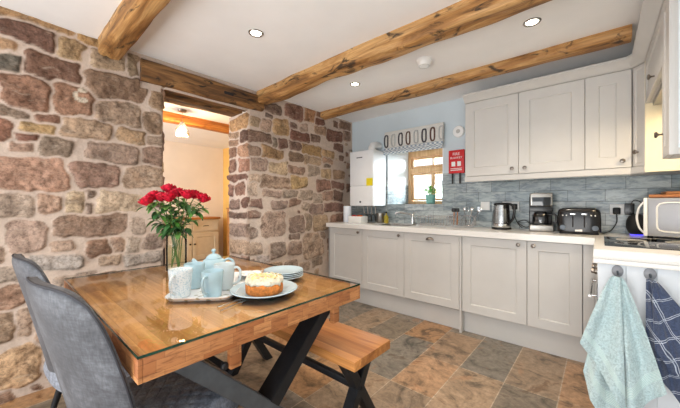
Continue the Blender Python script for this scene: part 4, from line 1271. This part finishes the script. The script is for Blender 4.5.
for (x0, x1, y0, y1) in ((-.1, .1, -.07, -.064), (-.1, .1, .064, .07), (-.1, -.094, -.064, .064), (.094, .1, -.064, .064)): b.box(x0, x1, y0, y1, .006, .082, .002)
b.build('tub_walls', M['white'], t)
for k, (x, y, c, l) in enumerate(((-.05, -.015, (190, 32, 28), 'red fruit at the left in the white tub'), (-.0, .02, (200, 60, 40), 'dark orange fruit in the middle of the white tub'), (.05, -.01, (206, 110, 50), 'orange fruit at the right in the white tub'))):
    o = MB(); o.lathe([(0, 0), (.018, .004), (.033, .022), (.036, .04), (.03, .058), (.014, .068), (0, .064)], 24)
    tag(o.build('fruit', simple('fruit_skin', c, .35, var=.15, nscale=30), loc=(-2.30 + x, 2.99 + y, WT + .03)), l, 'fruit')
# plant on the sill
t = thing('potted_plant', 'leafy green herb in a mint pot on the window sill', 'plant', (-1.55, 3.45, WZ0 + .0085))
b = MB(); b.lathe([(0, 0), (.042, 0), (.05, .01), (.06, .1), (.064, .112), (.058, .113), (.054, .1), (0, .098)], 32); b.build('pot', M['teal'], t)
def leafmesh(b, p, d, L, w, mi=0, curl=.3):
    d = Vector(d).normalized(); up = Vector((0, 0, 1)); s = d.cross(up)
    if s.length < .1: s = Vector((1, 0, 0))
    s.normalize(); n = s.cross(d)
    P = Vector(p)
    def fn(u, v):
        ww = w * (sin(pi * min(1, v * .97 + .02)) ** .75) * (1 - .25 * v)
        x = (u - .5) * 2
        return P + d * (L * v) + s * (x * ww) + n * (abs(x) * ww * .3 - curl * L * v * v)
    b.grid(fn, 4, 6, mi)
rl = random.Random(5)
b = MB()
for k in range(60):
    a = rl.uniform(0, 2 * pi); el = rl.uniform(-.1, 1.2); r = rl.uniform(0, .09)
    base = (r * cos(a) * .9, r * sin(a) * .6, .12 + rl.uniform(0, .08) * (1 - r * 4))
    leafmesh(b, base, (cos(a) * cos(el), sin(a) * cos(el), sin(el)), rl.uniform(.03, .055), .013)
for k in range(14):
    a = rl.uniform(0, 2 * pi); b.tube([(0, 0, .095), (.04 * cos(a), .03 * sin(a), .15), (.09 * cos(a), .06 * sin(a), .17)], .0018, 5)
b.build('foliage', M['herb'], t)

# ------------------------------------------------------------------ hooks and towels
for k, px in enumerate((617.5, 650)):
    x, z = on_y(px, 271 + 3 * k, RY0 + .018)
    t = thing('towel_hook', ['grey oval adhesive hook holding the aqua towel', 'grey oval adhesive hook holding the navy check towel'][k], 'hook', (x, RY0 + .0185, z))
    b = MB(); b.lathe([(.026, 0), (.026, .003), (.023, .005), (0, .005)], 28, mat4=T(rx=pi / 2) @ Matrix.Diagonal((.85, 1.15, 1, 1))); b.build('hook_plate', simple('hook_grey', (138, 140, 146), .4), t)
    b = MB(); b.tube(cur([(0, -.004, .0), (0, -.02, -.012), (0, -.03, -.008), (0, -.032, .004)]), .004, 8); b.build('hook_arm', M['greysteel'], t)
def W2(px, py, Y): 
    x, z = on_y(px, py, Y); return Vector((x, Y, z))
def sheet(b, top, bot, folds, amp, seed, nu=60, nv=80, thick=.007, uvr=(0, 1), lean=0.0):
    # top, bot: polylines; draped strip between them with folds that open downward
    def pl(P, u):
        k = u * (len(P) - 1); i = min(len(P) - 2, int(k)); f = k - i
        return P[i].lerp(P[i + 1], f)
    def surf(u, v, off):
        a = pl(top, u); c = pl(bot, u)
        e = v ** .8
        p = Vector((a.x + (c.x - a.x) * (v ** .85), a.y + (c.y - a.y) * v, a.z + (c.z - a.z) * v))
        am = amp * (.25 + .75 * min(1, v * 1.5))
        p.y += am * sin(u * folds * 2 * pi + seed + .8 * sin(v * 2.2 + seed)) - .006 * noise.noise(Vector((u * 5, v * 5, seed)))
        p.y += noise.noise(Vector((u * 26, v * 30, seed))) * .0012
        p.y += off + lean * sin(pi * v)
        return p
    b.grid(lambda u, v: surf(u, v, -thick / 2), nu, nv, 0, uv=True)
    b.grid(lambda u, v: surf(u, v, thick / 2), nu, nv, 0, uv=True)
    # edges
    for uu in (0, 1): b.grid(lambda u, v, uu=uu: surf(uu, v, -thick / 2 + thick * u), 1, nv, 0, uv=True)
    b.grid(lambda u, v: surf(u, 1, -thick / 2 + thick * v), nu, 1, 0)
Yt = RY0 - .055
t = thing('hand_towel', 'pale aqua terry towel with ribbed bands hanging from the left hook', 'towel', (0, 0, 0))
b = MB()
hk = W2(617, 277, Yt)
def top(c, w, n=5): return [c + Vector((w * (i / (n - 1) - .5), .008 * sin(i * 2.1), .004 * sin(i))) for i in range(n)]
sheet(b, top(hk + Vector((-.006, 0, 0)), .03), [W2(583, 372, Yt), W2(590, 398, Yt), W2(604, 420, Yt), W2(625, 432, Yt)], 1.3, .016, 2.0)
sheet(b, top(hk + Vector((.008, -.012, 0)), .03), [W2(620, 412, Yt - .02), W2(634, 414, Yt - .03), W2(650, 404, Yt - .03), W2(666, 391, Yt - .02)], 1.35, .026, 2.9)
sheet(b, top(hk + Vector((-.006, -.03, .004)), .034), [W2(580, 341, Yt - .04), W2(594, 362, Yt - .045), W2(610, 388, Yt - .055), W2(626, 414, Yt - .05)], 1.2, .022, 4.6)
b.build('towel_cloth', M['terry'], t, ang=180)
t = thing('tea_towel', 'navy check tea towel with white lines hanging from the right hook', 'towel', (0, 0, 0))
b = MB()
hk = W2(650, 280, Yt)
sheet(b, top(hk + Vector((.0, 0, 0)), .026), [W2(646, 340, Yt), W2(662, 380, Yt), W2(680, 404, Yt), W2(700, 380, Yt), W2(715, 350, Yt)], 2.6, .014, 1.0)
sheet(b, top(hk + Vector((.012, -.026, 0)), .02), [W2(655, 350, Yt - .03), W2(672, 372, Yt - .035), W2(684, 380, Yt - .035), W2(702, 340, Yt - .03)], 1.8, .010, 3.0)
b.build('towel_cloth', M['check'], t, ang=180)

# ------------------------------------------------------------------ dining table
TX0, TX1, TY0, TY1 = -2.11, -.885, .237, 1.168
TZ = .764
t = thing('dining_table', 'rustic oak dining table with crossed black steel legs', 'table', ((TX0 + TX1) / 2, (TY0 + TY1) / 2, 0))
hx, hy = (TX1 - TX0) / 2, (TY1 - TY0) / 2
b = MB(); b.box(-hx + .012, hx - .012, -hy + .012, hy - .012, .702, TZ); b.build('tabletop', M['oak'], t)
b = MB()
for (x0, x1, y0, y1) in ((-hx, hx, -hy, -hy + .0118), (-hx, hx, hy - .0118, hy), (-hx, -hx + .0118, -hy + .012, hy - .012), (hx - .0118, hx, -hy + .012, hy - .012)): b.box(x0, x1, y0, y1, .70, TZ, .002)
b.build('rustic_edge', M['edge'], t)
for yy in (-hy + .30, hy - .12): 
    for sx in (1, -1):
        b = MB(); b.box(sx * (hx - .06) - .012, sx * (hx - .06) + .012, yy - .02, yy + .02, .605, .6995, .002)
        b.build('wooden_peg', M['edge'], t)
def xbar(b, x, dx, y0, z0, y1, z1, w, mi=0):
    d = Vector((0, y1 - y0, z1 - z0)).normalized(); n = Vector((0, -d.z, d.y)) * (w / 2)
    b.prism([(y0 - n.y, z0 - n.z), (y1 - n.y, z1 - n.z), (y1 + n.y, z1 + n.z), (y0 + n.y, z0 + n.z)], x - dx, x + dx, 'x', mi, .002)
for sx in (1, -1):
    x = sx * (hx - .125)
    b = MB()
    def leg(y0, y1, xx, name):
        bb = MB()
        # cut flat at the floor and under the rail
        w = .041
        bb.prism([(y0 - w, 0.0), (y0 + w, 0.0), (y1 + w, .674), (y1 - w, .674)], xx - .045, xx + .045, 'x', 0, .003)
        return bb.build(name, M['blacksteel'], t)
    leg(-hy + .10, hy - .14, x, 'leg')
    # second bar of the cross is made of two halves meeting the first
    bb = MB()
    w = .041
    ya, yb = hy - .10, -hy + .14
    bb.prism([(ya - w, 0.0), (ya + w, 0.0), (yb + w, .674), (yb - w, .674)], x - .043, x + .0451, 'x', 0, .003)
    bb.build('leg', M['greysteel'] if sx > 0 else M['blacksteel'], t)
    bb = MB(); bb.box(x - .045, x + .045, -hy + .07, hy - .07, .675, .6995, .003); bb.build('top_rail', M['greysteel'], t)
    for yy in (-hy + .27, hy - .125):
        bb = MB(); bb.lathe([(.011, 0), (.013, .004), (.013, .014), (.008, .018), (0, .018)], 16); bb.xf(T(x + sx * .046, yy, .615, ry=sx * pi / 2)); bb.build('bolt', M['blackrub'], t)
bb = MB(); bb.box(-(hx - .17), hx - .17, -.02, .02, .31, .36, .003); bb.build('stretcher', M['blacksteel'], t)
t = thing('glass_table_cover', 'clear glass sheet with dark green edge lying on the oak table', 'glass sheet', ((TX0 + TX1) / 2, (TY0 + TY1) / 2, TZ))
b = MB(); b.grid(lambda u, v: (-hx + 2 * hx * u, -hy + 2 * hy * v, .0085), 2, 2); b.build('glass_face', M['tableglass'], t)
b = MB()
for (x0, x1, y0, y1) in ((-hx, hx, -hy, -hy + .0015), (-hx, hx, hy - .0015, hy), (-hx, -hx + .0015, -hy, hy), (hx - .0015, hx, -hy, hy)): b.box(x0, x1, y0, y1, .0012, .0084)
b.build('glass_edge', M['glassedge'], t)
GZ = TZ + .009

# ------------------------------------------------------------------ bench
t = thing('dining_bench', 'oak bench with crossed black steel legs tucked beside the table', 'bench', (-1.415, 1.205, 0))
b = MB(); b.box(-.585, .585, -.15, .15, .405, .45, .003); b.build('bench_seat', M['bench'], t)
for sx in (1, -1):
    for s in (1, -1):
        bb = MB(); w = .028
        xx = sx * .48 + (.0006 * s)
        bb.prism([(-.145 * s - w, 0), (-.145 * s + w, 0), (.10 * s + w, .404), (.10 * s - w, .404)], xx - .028, xx + .028, 'x', 0, .002)
        bb.build('leg', M['blacksteel'], t)
    bb = MB(); bb.lathe([(.011, 0), (.011, .006), (0, .007)], 14); bb.xf(T(sx * .5095, 0, .235, ry=sx * pi / 2)); bb.build('bolt', M['blackrub'], t)
bb = MB(); bb.box(-.451, .451, -.014, .014, .22, .255, .002); bb.build('stretcher', M['blacksteel'], t)

# ------------------------------------------------------------------ chairs
def make_chair(name, label, loc, rz):
    t = thing(name, label, 'chair', loc, rz)
    SH = .47
    # seat: quilted cushion, local +y is forward
    def seat_top(u, v):
        a = 2 * pi * u; p = 3.4; rr = (abs(cos(a)) ** p + abs(sin(a)) ** p) ** (-1 / p)
        r = v
        x = cos(a) * rr * .225 * r; y = sin(a) * rr * .235 * r
        z = SH + .02 * (1 - r ** 4) - .012 * max(0, y / .235) ** 2
        q = .052
        d1 = abs(((x + y) / q) % 1 - .5) * 2; d2 = abs(((x - y) / q) % 1 - .5) * 2
        z += .007 * (1 - max(d1, d2) ** 6) * (1 - r ** 12)
        if r > .93: z -= .03 * ((r - .93) / .07) ** 2
        return (x, y, z)
    b = MB(); b.grid(seat_top, 120, 60, 0, True)
    def seat_side(u, v):
        a = 2 * pi * u; p = 3.4; rr = (abs(cos(a)) ** p + abs(sin(a)) ** p) ** (-1 / p)
        k = 1 + .03 * sin(pi * v) - .06 * v * v
        z0 = SH - .03 - .012 * max(0, sin(a) * rr) ** 2
        return (cos(a) * rr * .225 * k, sin(a) * rr * .235 * k, z0 - v * .062)
    b.grid(seat_side, 80, 8, 0, True)
    b.grid(lambda u, v: (cos(2 * pi * u) * .2 * v, sin(2 * pi * u) * .21 * v, SH - .093), 40, 2, 0, True)
    b.build('seat', M['quilt'], t, ang=80)
    # back
    BH = .475
    def back(s, v, side):
        # s -1..1, v 0..1 ; side +1 rear, -1 front
        w = .250 * (1 - .15 * v ** 9) * (.84 + .16 * sin(min(1, v * 1.6) * pi / 2))
        drop = 0
        x = s * w
        z = SH - .045 + (BH + .045) * v - .042 * abs(s) ** 5 * (v ** 5)
        yc = -.20 - .12 * v ** 1.1 + .05 * s * s * (1 - .3 * v)
        th = .034 * (1 - abs(s) ** 5 * .85) * (1 - .55 * max(0, (v - .9) / .1) ** 3) * (1 - .2 * v)
        if side > 0: yy = yc - th * .75 - .006 * (1 - s * s)
        else: yy = yc + th * .6
        return Vector((x, yy, z))
    b = MB()
    b.grid(lambda u, v: back(u * 2 - 1, v, 1), 40, 44)
    b.grid(lambda u, v: back(u * 2 - 1, v, -1), 40, 44)
    for ss in (-1, 1): b.grid(lambda u, v, ss=ss: back(ss, v, 1).lerp(back(ss, v, -1), u), 3, 44)
    b.grid(lambda u, v: back(u * 2 - 1, 1, 1).lerp(back(u * 2 - 1, 1, -1), v), 40, 3)
    b.grid(lambda u, v: back(u * 2 - 1, 0, 1).lerp(back(u * 2 - 1, 0, -1), v), 40, 3)
    bmesh.ops.remove_doubles(b.bm, verts=b.bm.verts, dist=.0004)
    bmesh.ops.recalc_face_normals(b.bm, faces=b.bm.faces)
    bk = b.build('backrest', M['suede'], t, ang=75)
    pts = [back(-1, k / 30, 1) for k in range(31)] + [back(-1 + 2 * k / 20, 1, 1) for k in range(1, 20)] + [back(1, 1 - k / 30, 1) for k in range(31)]
    b = MB(); b.tube([p + Vector((0, -.001, 0)) for p in pts], .0034, 6); b.build('piping', simple('dark_piping', (48, 48, 54), .7), bk)
    b = MB(); b.box(-.16, .16, -.17, .17, SH - .112, SH - .0935, .004); b.build('seat_frame', M['blacksteel'], t)
    for sx in (-1, 1):
        for sy in (-1, 1):
            b = MB(); b.tube([(sx * .14, sy * .15, SH - .105), (sx * .215, sy * .225, 0)], [.016, .010], 12); b.build('leg', M['blacksteel'], t)
    return t
c1 = make_chair('dining_chair', 'worn charcoal suede dining chair in the foreground, quilted seat under the table', (-1.205, .40, 0), radians(9))
c2 = copy_tree(c1); c2.location = (-1.82, .385, 0); c2.rotation_euler = (0, 0, radians(4))
c2['label'] = 'charcoal suede dining chair further along, mostly hidden behind the foreground chair'

# ------------------------------------------------------------------ tea things on the table
tray_c = Vector((-1.355, .672, GZ)); ta = radians(45.5)
t = thing('serving_tray', 'white floral rectangular tray under the mugs and teapot', 'tray', tray_c, ta)
def tray(u, v):
    a = 2 * pi * u; p = 9; rr = (abs(cos(a)) ** p + abs(sin(a)) ** p) ** (-1 / p)
    prof = [(0, .004), (.88, .004), (.93, .006), (.975, .018), (1, .02), (1.0, .016), (.97, .012), (.92, .0005), (0, .0005)]
    k, z = prof[min(8, int(round(v * 8)))]
    return (cos(a) * rr * .135 * k, sin(a) * rr * .222 * k, z)
b = MB(); b.grid(tray, 72, 8, 0, True); b.build('tray_shell', M['tray'], t)
TZ2 = GZ + .0045
def mug(label, loc, rz, mat, s=1.0):
    t = thing('mug', label, 'mug', loc, rz)
    b = MB(); b.lathe([(0, .003), (.028, .003), (.030, 0), (.034, .002), (.037, .03), (.040, .07), (.0435, .104), (.0425, .1065), (.0405, .104), (.037, .07), (.034, .03), (.031, .01), (0, .008)], 40)
    if s != 1: b.xf(Matrix.Scale(s, 4))
    b.build('mug_body', mat, t)
    b = MB(); b.tube([(p[0] * s, 0, p[1] * s) for p in [(q.x, q.z) for q in cur([(.0395, 0, .088), (.055, 0, .092), (.068, 0, .078), (.069, 0, .055), (.06, 0, .032), (.0365, 0, .02)])]], .0052 * s, 10)
    b.build('handle', mat, t)
    return t
speck = NT('speckled_white_glaze'); 
_f = speck.noise(speck.coords(), 190, 3); speck.base(speck.ramp(_f, [(.38, (186, 208, 220)), (.5, (232, 238, 240))])); speck.set(.12); speck = speck.m
mug('speckled white mug at the left front of the tray, handle toward camera', (-1.315, .505, TZ2), radians(-50), speck, 1.06)
mug('duck egg blue mug at the right front of the tray', (-1.215, .592, TZ2), radians(-58), M['ceramic_blue'], 1.0)
mug('white mug behind the duck egg mug with its handle to the right', (-1.285, .682, TZ2), radians(38), M['ceramic_white'], 1.06)
mug('duck egg blue mug at the back left of the tray beside the vase', (-1.405, .600, TZ2), radians(160), M['ceramic_blue'], 1.04)
t = thing('teapot', 'pale duck egg teapot with lid at the far end of the tray', 'teapot', (-1.475, .725, TZ2), radians(41))
t.scale = (.95, .95, .95)
b = MB(); b.lathe([(0, .004), (.036, .004), (.04, 0), (.044, .004), (.058, .03), (.066, .06), (.063, .088), (.05, .108), (.036, .116), (.034, .113)], 44); b.build('pot_body', M['ceramic_blue'], t)
b = MB(); b.lathe([(.037, .114), (.04, .117), (.034, .126), (.018, .137), (.007, .141), (.006, .146), (.011, .152), (.012, .158), (.007, .164), (0, .165)], 32); b.build('lid', M['ceramic_blue'], t)
b = MB(); b.tube(cur([(.05, 0, .098), (.078, 0, .112), (.102, 0, .1), (.104, 0, .07), (.09, 0, .045), (.06, 0, .035)]), .0062, 12); b.build('handle', M['ceramic_blue'], t)
pts = cur([(-.055, 0, .045), (-.08, 0, .062), (-.094, 0, .09), (-.112, 0, .108)]); n = len(pts)
b = MB(); b.tube(pts, [.017 - .008 * k / (n - 1) for k in range(n)], 14); b.build('spout', M['ceramic_blue'], t)
# napkin on the tray / table
t = thing('napkin', 'folded white and blue floral napkin between tray and plates', 'napkin', (-1.375, .86, TZ2 + .012), radians(50))
b = MB()
for k in range(3): b.grid(lambda u, v, k=k: ((u - .5) * .11 + .006 * k, (v - .5) * .12 - .004 * k, .004 + .006 * k + .006 * noise.noise(Vector((u * 4, v * 4, k * 3)))), 16, 16)
b.build('folded_cloth', M['tray'], t)
# cake and plates
def plate_prof(R, h): return [(0, .004), (R * .5, .004), (R * .55, 0), (R * .6, .001), (R * .68, .006), (R * .97, h), (R, h + .002), (R * .985, h + .005), (R * .66, .010), (R * .55, .0075), (0, .0075)]
t = thing('cake_plate', 'wide pale blue plate holding the cake', 'plate', (-1.098, .765, GZ))
b = MB(); b.lathe(plate_prof(.142, .022), 64); b.build('plate_body', M['plate'], t)
t = thing('cake', 'round golden sponge cake topped with cream and almonds', 'cake', (-1.098, .765, GZ + .008))
def cake(u, v):
    a = 2 * pi * u
    prof = [(0, 0), (.074, 0), (.078, .004), (.079, .02), (.079, .04), (.076, .046), (0, .046)]
    r, z = prof[min(6, int(round(v * 6)))]
    k = 1 + .02 * noise.noise(Vector((cos(a) * 4, sin(a) * 4, z * 60)))
    return (max(r, 1e-5) * k * cos(a), max(r, 1e-5) * k * sin(a), z)
b = MB(); b.grid(cake, 64, 6, 0, True); b.build('sponge', M['sponge'], t, ang=70)
b = MB()
bm2 = bmesh.new(); bmesh.ops.create_icosphere(bm2, subdivisions=5, radius=1)
for v in bm2.verts:
    n = v.co.normalized()
    rr = sqrt(n.x ** 2 + n.y ** 2)
    k = 1 + .07 * noise.noise(Vector((n.x * 5, n.y * 5, 1)))
    bump = .006 * noise.noise(Vector((n.x * 9, n.y * 9, 3))) + .004 * noise.noise(Vector((n.x * 18, n.y * 18, 5)))
    s = (abs(n.z) ** .45) * (1 if n.z > 0 else -1)
    rad = (rr ** .6) * .080 * k
    d = Vector((n.x, n.y, 0)); d = d / max(d.length, 1e-6)
    z = .052 + s * .014 + bump * (1.6 if n.z > 0 else 1.2)
    if n.z < .1 and rr > .6: z -= .009 * max(0, noise.noise(Vector((d.x * 6, d.y * 6, 9)))) * 2
    v.co = Vector((d.x * rad, d.y * rad, z))
b._merge(bm2, 0)
b.build('cream_topping', M['cream_icing'], t, ang=180)
b = MB(); rc = random.Random(9)
for k in range(46):
    a = rc.uniform(0, 2 * pi); r = .07 * sqrt(rc.random())
    z = .0685 + .004 * noise.noise(Vector((cos(a) * r * 90, sin(a) * r * 90, 3)))
    b.lathe([(0, .0012), (.006, .0008), (.0065, 0), (0, 0)], 8, mat4=T(r * cos(a), r * sin(a), z, rz=rc.uniform(0, 6), rx=rc.uniform(-.5, .5), ry=rc.uniform(-.5, .5)) @ Matrix.Diagonal((1.5, .8, 1, 1)))
b.build('almond_flakes', M['almond'], t)
pl = None
PL = ['bottom plate of the small plate stack behind the cake', 'second plate from the bottom of the small plate stack', 'third plate from the bottom of the small plate stack', 'top plate of the small plate stack behind the cake']
for k in range(4):
    loc = (-1.245, .985, GZ + .0088 * k)
    if pl is None:
        pl = thing('side_plate', PL[0], 'plate', loc, group='stacked side plates'); b = MB(); b.lathe(plate_prof(.102, .016), 56); b.build('plate_body', M['plate'], pl)
    else:
        q = copy_tree(pl); q.location = loc; q['label'] = PL[k]
# two forks
for k, (x, y, r) in enumerate(((-1.085, .602, 100), (-1.048, .588, 108))):
    t = thing('cake_fork', ['small steel fork on the glass, nearer the tray', 'small steel fork on the glass, nearer the cake plate'][k], 'fork', (x, y, GZ), radians(r))
    b = MB(); b.tube([(-.06, 0, .003), (0, 0, .004), (.04, 0, .0035)], [.0035, .002, .0025], 8); b.build('handle', M['chrome'], t)
    b = MB(); b.box(.038, .055, -.008, .008, .002, .0038, .0006)
    for q in (-.006, 0, .006): b.box(.055, .078, q - .0014, q + .0014, .002, .0038)
    b.build('tines', M['chrome'], t)

# ------------------------------------------------------------------ vase of roses
VX, VY = -1.868, .695
t = thing('glass_vase', 'clear cylinder glass vase of red roses on the table', 'vase', (VX, VY, GZ))
b = MB(); b.lathe([(0, .002), (.05, .002), (.054, .006), (.0545, .12), (.0545, .24), (.053, .242), (.0515, .24), (.0512, .225)], 48); b.build('vase_glass', M['vaseglass'], t)
b = MB(); b.lathe([(0, .016), (.0505, .016), (.0508, .15), (0, .15)], 40); b.build('water', M['water'], t)
def on_d(px, py, d):
    r = (px - 340) / 300 * d
    return Vector((r * _c - d * _s, r * _s + d * _c, CAM_H + (204 - py) / 300 * d))
heads = [(147.5, 201, 1.70, 'leftmost red rose drooping outward'), (154.5, 195.5, 1.76, 'second red rose from the left'), (168.8, 188.5, 1.80, 'highest red rose above the vase'), (169, 197, 1.66, 'front red rose just below the highest one'),
         (161.5, 197, 1.74, 'red rose left of the front rose'), (178.5, 192.5, 1.75, 'red rose right of the highest rose'), (187.5, 194.5, 1.70, 'red rose over the vase right rim'), (194.5, 194.5, 1.78, 'second red rose from the right'), (203, 198, 1.72, 'rightmost red rose of the bunch')]
rr_ = random.Random(12)
def rose_head(b, c, axis, R, seed):
    axis = Vector(axis).normalized()
    z = Vector((0, 0, 1)); q = z.rotation_difference(axis).to_matrix().to_4x4()
    Mx = Matrix.Translation(c) @ q
    r0 = random.Random(seed)
    # sepal-side bulb
    b.lathe([(0, -R * .9), (R * .35, -R * .75), (R * .62, -R * .3), (R * .6, R * .3), (R * .3, R * .62), (0, R * .6)], 14, mat4=Mx)
    for layer, (n, rad, hgt, op) in enumerate(((3, .34, .95, .05), (4, .58, .85, .2), (5, .82, .66, .42), (6, 1.0, .42, .75))):
        for k in range(n):
            a0 = 2 * pi * (k + .5 * layer + r0.uniform(-.1, .1)) / n; span = 2 * pi / n * .72
            def fn(u, v, a0=a0, span=span, rad=rad, hgt=hgt, op=op):
                uu = (u - .5) * 2
                a = a0 + uu * span * (1 - .35 * v * v)
                rr = R * (rad * (.45 + .55 * sin(min(1, v * 1.15) * pi / 2)) + op * v * v * .5)
                zz = R * (-.75 + (hgt + .75) * v - .22 * abs(uu) ** 2.2 * v)
                rr += R * .05 * sin(uu * 5 + a0)
                return (rr * cos(a), rr * sin(a), zz)
            b.grid(fn, 7, 7, 0, mat4=Mx)
for k, (px, py, d, lab) in enumerate(heads):
    c = on_d(px, py, d)
    base = Vector((VX + .025 * cos(k * 2.1), VY + .025 * sin(k * 2.1), GZ + .02))
    rim = Vector((VX, VY, GZ + .235)); out = (c - rim); out.z = 0
    rim += out * min(1, .036 / max(out.length, .001))
    t = thing('rose', lab, 'rose', base)
    R = .031 if k != 0 else .033
    ax = (c - rim).normalized() + Vector((0, 0, .5))
    b = MB(); rose_head(b, c - base, ax, R, 100 + k); b.build('bloom', M['rose'], t, ang=180)
    mid = rim.lerp(c, .5) + Vector((0, 0, .02))
    b = MB(); b.tube(cur([(0, 0, 0), rim - base, mid - base, c - base - ax.normalized() * R * .7], 6), .0028, 7); b.build('stem', M['stem'], t)
    for j in range(22):
        f = rr_.uniform(-.05, .86)
        p = rim.lerp(c, f)
        a = rr_.uniform(0, 2 * pi); el = rr_.uniform(-.6, .55)
        dv = Vector((cos(a) * cos(el), sin(a) * cos(el), sin(el)))
        b = MB(); p0 = p - base; p1 = p0 + dv * .025
        b.tube([p0, p1], .0012, 5)
        L = rr_.uniform(.045, .07)
        leafmesh(b, p1, dv, L, rr_.uniform(.014, .021), 0, .35)
        b.build('leaf', M['leaf'] if rr_.random() < .45 else M['leafd'], t)
# the drooping leaf at far left
bl = None

# ------------------------------------------------------------------ room beyond
t = thing('sideboard', 'cream painted sideboard with oak top in the room beyond', 'sideboard', (-5.45, 2.28, 0))
b = MB(); b.box(-.42, 0, -.5, .5, .10, .88, .004)
for x in (-.39, -.05):
    for y in (-.46, .42): b.box(x, x + .04, y, y + .04, 0, .1)
b.build('carcass', simple('cream_furniture_paint', (206, 190, 160), .5, var=.02), t)
cp = bpy.data.materials['cream_furniture_paint']
b = MB(); b.box(-.44, .02, -.52, .52, .881, .915, .004); b.build('oak_top', M['sidetop'], t)
for k, (a, c) in enumerate(((-.48, -.01), (.01, .48))):
    b = MB(); b.shaker(c - a, .47, .018, .07, .008, mat4=T(.019, a, .17, rz=pi / 2)); dr = b.build('door', cp, t)
    kk = MB(); kk.lathe([(.008, 0), (.014, .02), (0, .024)], 14); kk.xf(T(.019, (c - .03) if k == 0 else (a + .03), .45, ry=pi / 2)); kk.build('knob', M['black'], dr)
    b = MB(); b.shaker(c - a, .18, .018, .03, .004, mat4=T(.019, a, .67, rz=pi / 2)); dr = b.build('drawer', cp, t)
    kk = MB(); kk.tube([(.02, (a + c) / 2 - .05, .76), (.04, (a + c) / 2 - .03, .765), (.04, (a + c) / 2 + .03, .765), (.02, (a + c) / 2 + .05, .76)], .006, 8); kk.build('pull_handle', M['black'], dr)
t = thing('pendant_lamp', 'small ribbed glass pendant lamp glowing in the room beyond', 'lamp', (-3.83, 1.49, ZC))
b = MB(); b.lathe([(0, -.022), (.04, -.022), (.048, -.012), (.05, 0)], 28); b.build('ceiling_rose', M['pewter'], t)
b = MB(); b.tube([(0, 0, -.02), (0, 0, -.15)], .003, 8); b.build('cable', M['pewter'], t)
b = MB(); b.lathe([(.018, -.165), (.02, -.145), (.012, -.14), (0, -.14)], 20); b.build('lamp_holder', M['pewter'], t)
b = MB(); b.grid(lambda u, v: ((.02 + .055 * sin(v * pi * .62) + .0018 * cos(u * 2 * pi * 20)) * cos(2 * pi * u), (.02 + .055 * sin(v * pi * .62) + .0018 * cos(u * 2 * pi * 20)) * sin(2 * pi * u), -.155 - .155 * v), 80, 12, 0, True); b.build('glass_shade', M['shade'], t)
b = MB(); b.lathe([(0, -.165), (.012, -.17), (.024, -.2), (.03, -.225), (.02, -.25), (0, -.257)], 20); b.build('bulb', M['bulb'], t)
t = thing('wooden_post_cupboard', 'low orange oak cupboard side beyond the opening, right of the sideboard', 'cupboard', (-5.0, 2.86, 0))
b = MB(); b.box(-.3, .3, -.0, .235, 0, 1.06, .006); b.build('oak_casing', M['sidetop'], t)
b = MB(); b.box(-.31, .31, -.015, .238, 1.061, 1.09, .004); b.build('oak_top', M['sidetop'], t)
t = thing('wall_light', 'small white wall fitting on the ochre wall in the room beyond', 'wall light', (-5.0, 3.099, 1.80))
b = MB(); b.box(-.06, .06, -.02, 0, -.05, .05, .01, 3); b.build('back_plate', M['white'], t)
b = MB(); b.lathe([(.02, -.05), (.05, -.02), (.055, .03), (.05, .035)], 24, (0, -.07, 0)); b.tube([(0, -.02, 0), (0, -.06, -.03)], .008, 8); b.build('lamp_cup', M['white'], t)
t = thing('dark_cabinet', 'tall dark narrow cabinet edge just inside the opening, beside the vase', 'cabinet', (-3.45, .985, 0))
b = MB(); b.box(-.2, .2, -.3, .122, 0.02, .92, .006); b.build('cabinet_box', M['darkbox'], t)
b = MB(); b.box(-.21, .21, -.31, .130, .921, .95, .005); b.build('cabinet_top', M['darkbox'], t)
for x in (-.17, .17):
    b = MB(); b.box(x - .02, x + .02, -.28, .1, 0, .0195); b.build('foot', M['blackrub'], t)

# ------------------------------------------------------------------ light
w = bpy.data.worlds.new('sky'); SC.world = w; w.use_nodes = True
bg = w.node_tree.nodes['Background']
bg.inputs['Color'].default_value = (.86, .93, 1.0, 1); bg.inputs['Strength'].default_value = 1.25
def lamp(name, typ, loc, energy, col, rot=(0, 0, 0), **kw):
    d = bpy.data.lights.new(name, typ); d.energy = energy; d.color = col
    for k, v in kw.items(): setattr(d, k, v)
    o = bpy.data.objects.new(name, d); COL.objects.link(o); o.location = loc; o.rotation_euler = rot
    return o
for (x, y) in [(-1.735, 1.142), (-1.762, 2.244), (-.325, 2.207), (-.325, 1.1), (-1.0, 0.0)]:
    lamp('downlight_lamp', 'SPOT', (x, y, ZC - .012), 26, (1, .86, .7), spot_size=radians(125), spot_blend=.8, shadow_soft_size=.03)
lamp('pendant_light', 'POINT', (-3.83, 1.49, ZC - .29), 16, (1, .76, .48), shadow_soft_size=.04)
lamp('hood_light', 'AREA', (.42, 2.5, 1.785), 3.5, (1, .78, .5), size=.12)
wl = lamp('window_daylight', 'AREA', (-.35, 5.7, 2.3), 900, (.88, .95, 1), size=1.2)
wl.rotation_euler = (Vector((-2.05, 3.6, 1.5)) - Vector((-.35, 5.7, 2.3))).to_track_quat('-Z', 'Y').to_euler()
lamp('bounce_daylight_fill', 'AREA', (-.6, -2.0, .5), 75, (1, .98, .95), rot=(radians(122), 0, radians(0)), shape='RECTANGLE', size=3.2, size_y=1.6)  # added upward fill behind the camera, standing in for bounced daylight
lamp('far_room_daylight_fill', 'AREA', (-4.6, -1.5, 1.3), 60, (.93, .96, 1), rot=(radians(90), 0, radians(10)), shape='RECTANGLE', size=1.6, size_y=1.2)  # added area fill for daylight in the far room, no window modelled
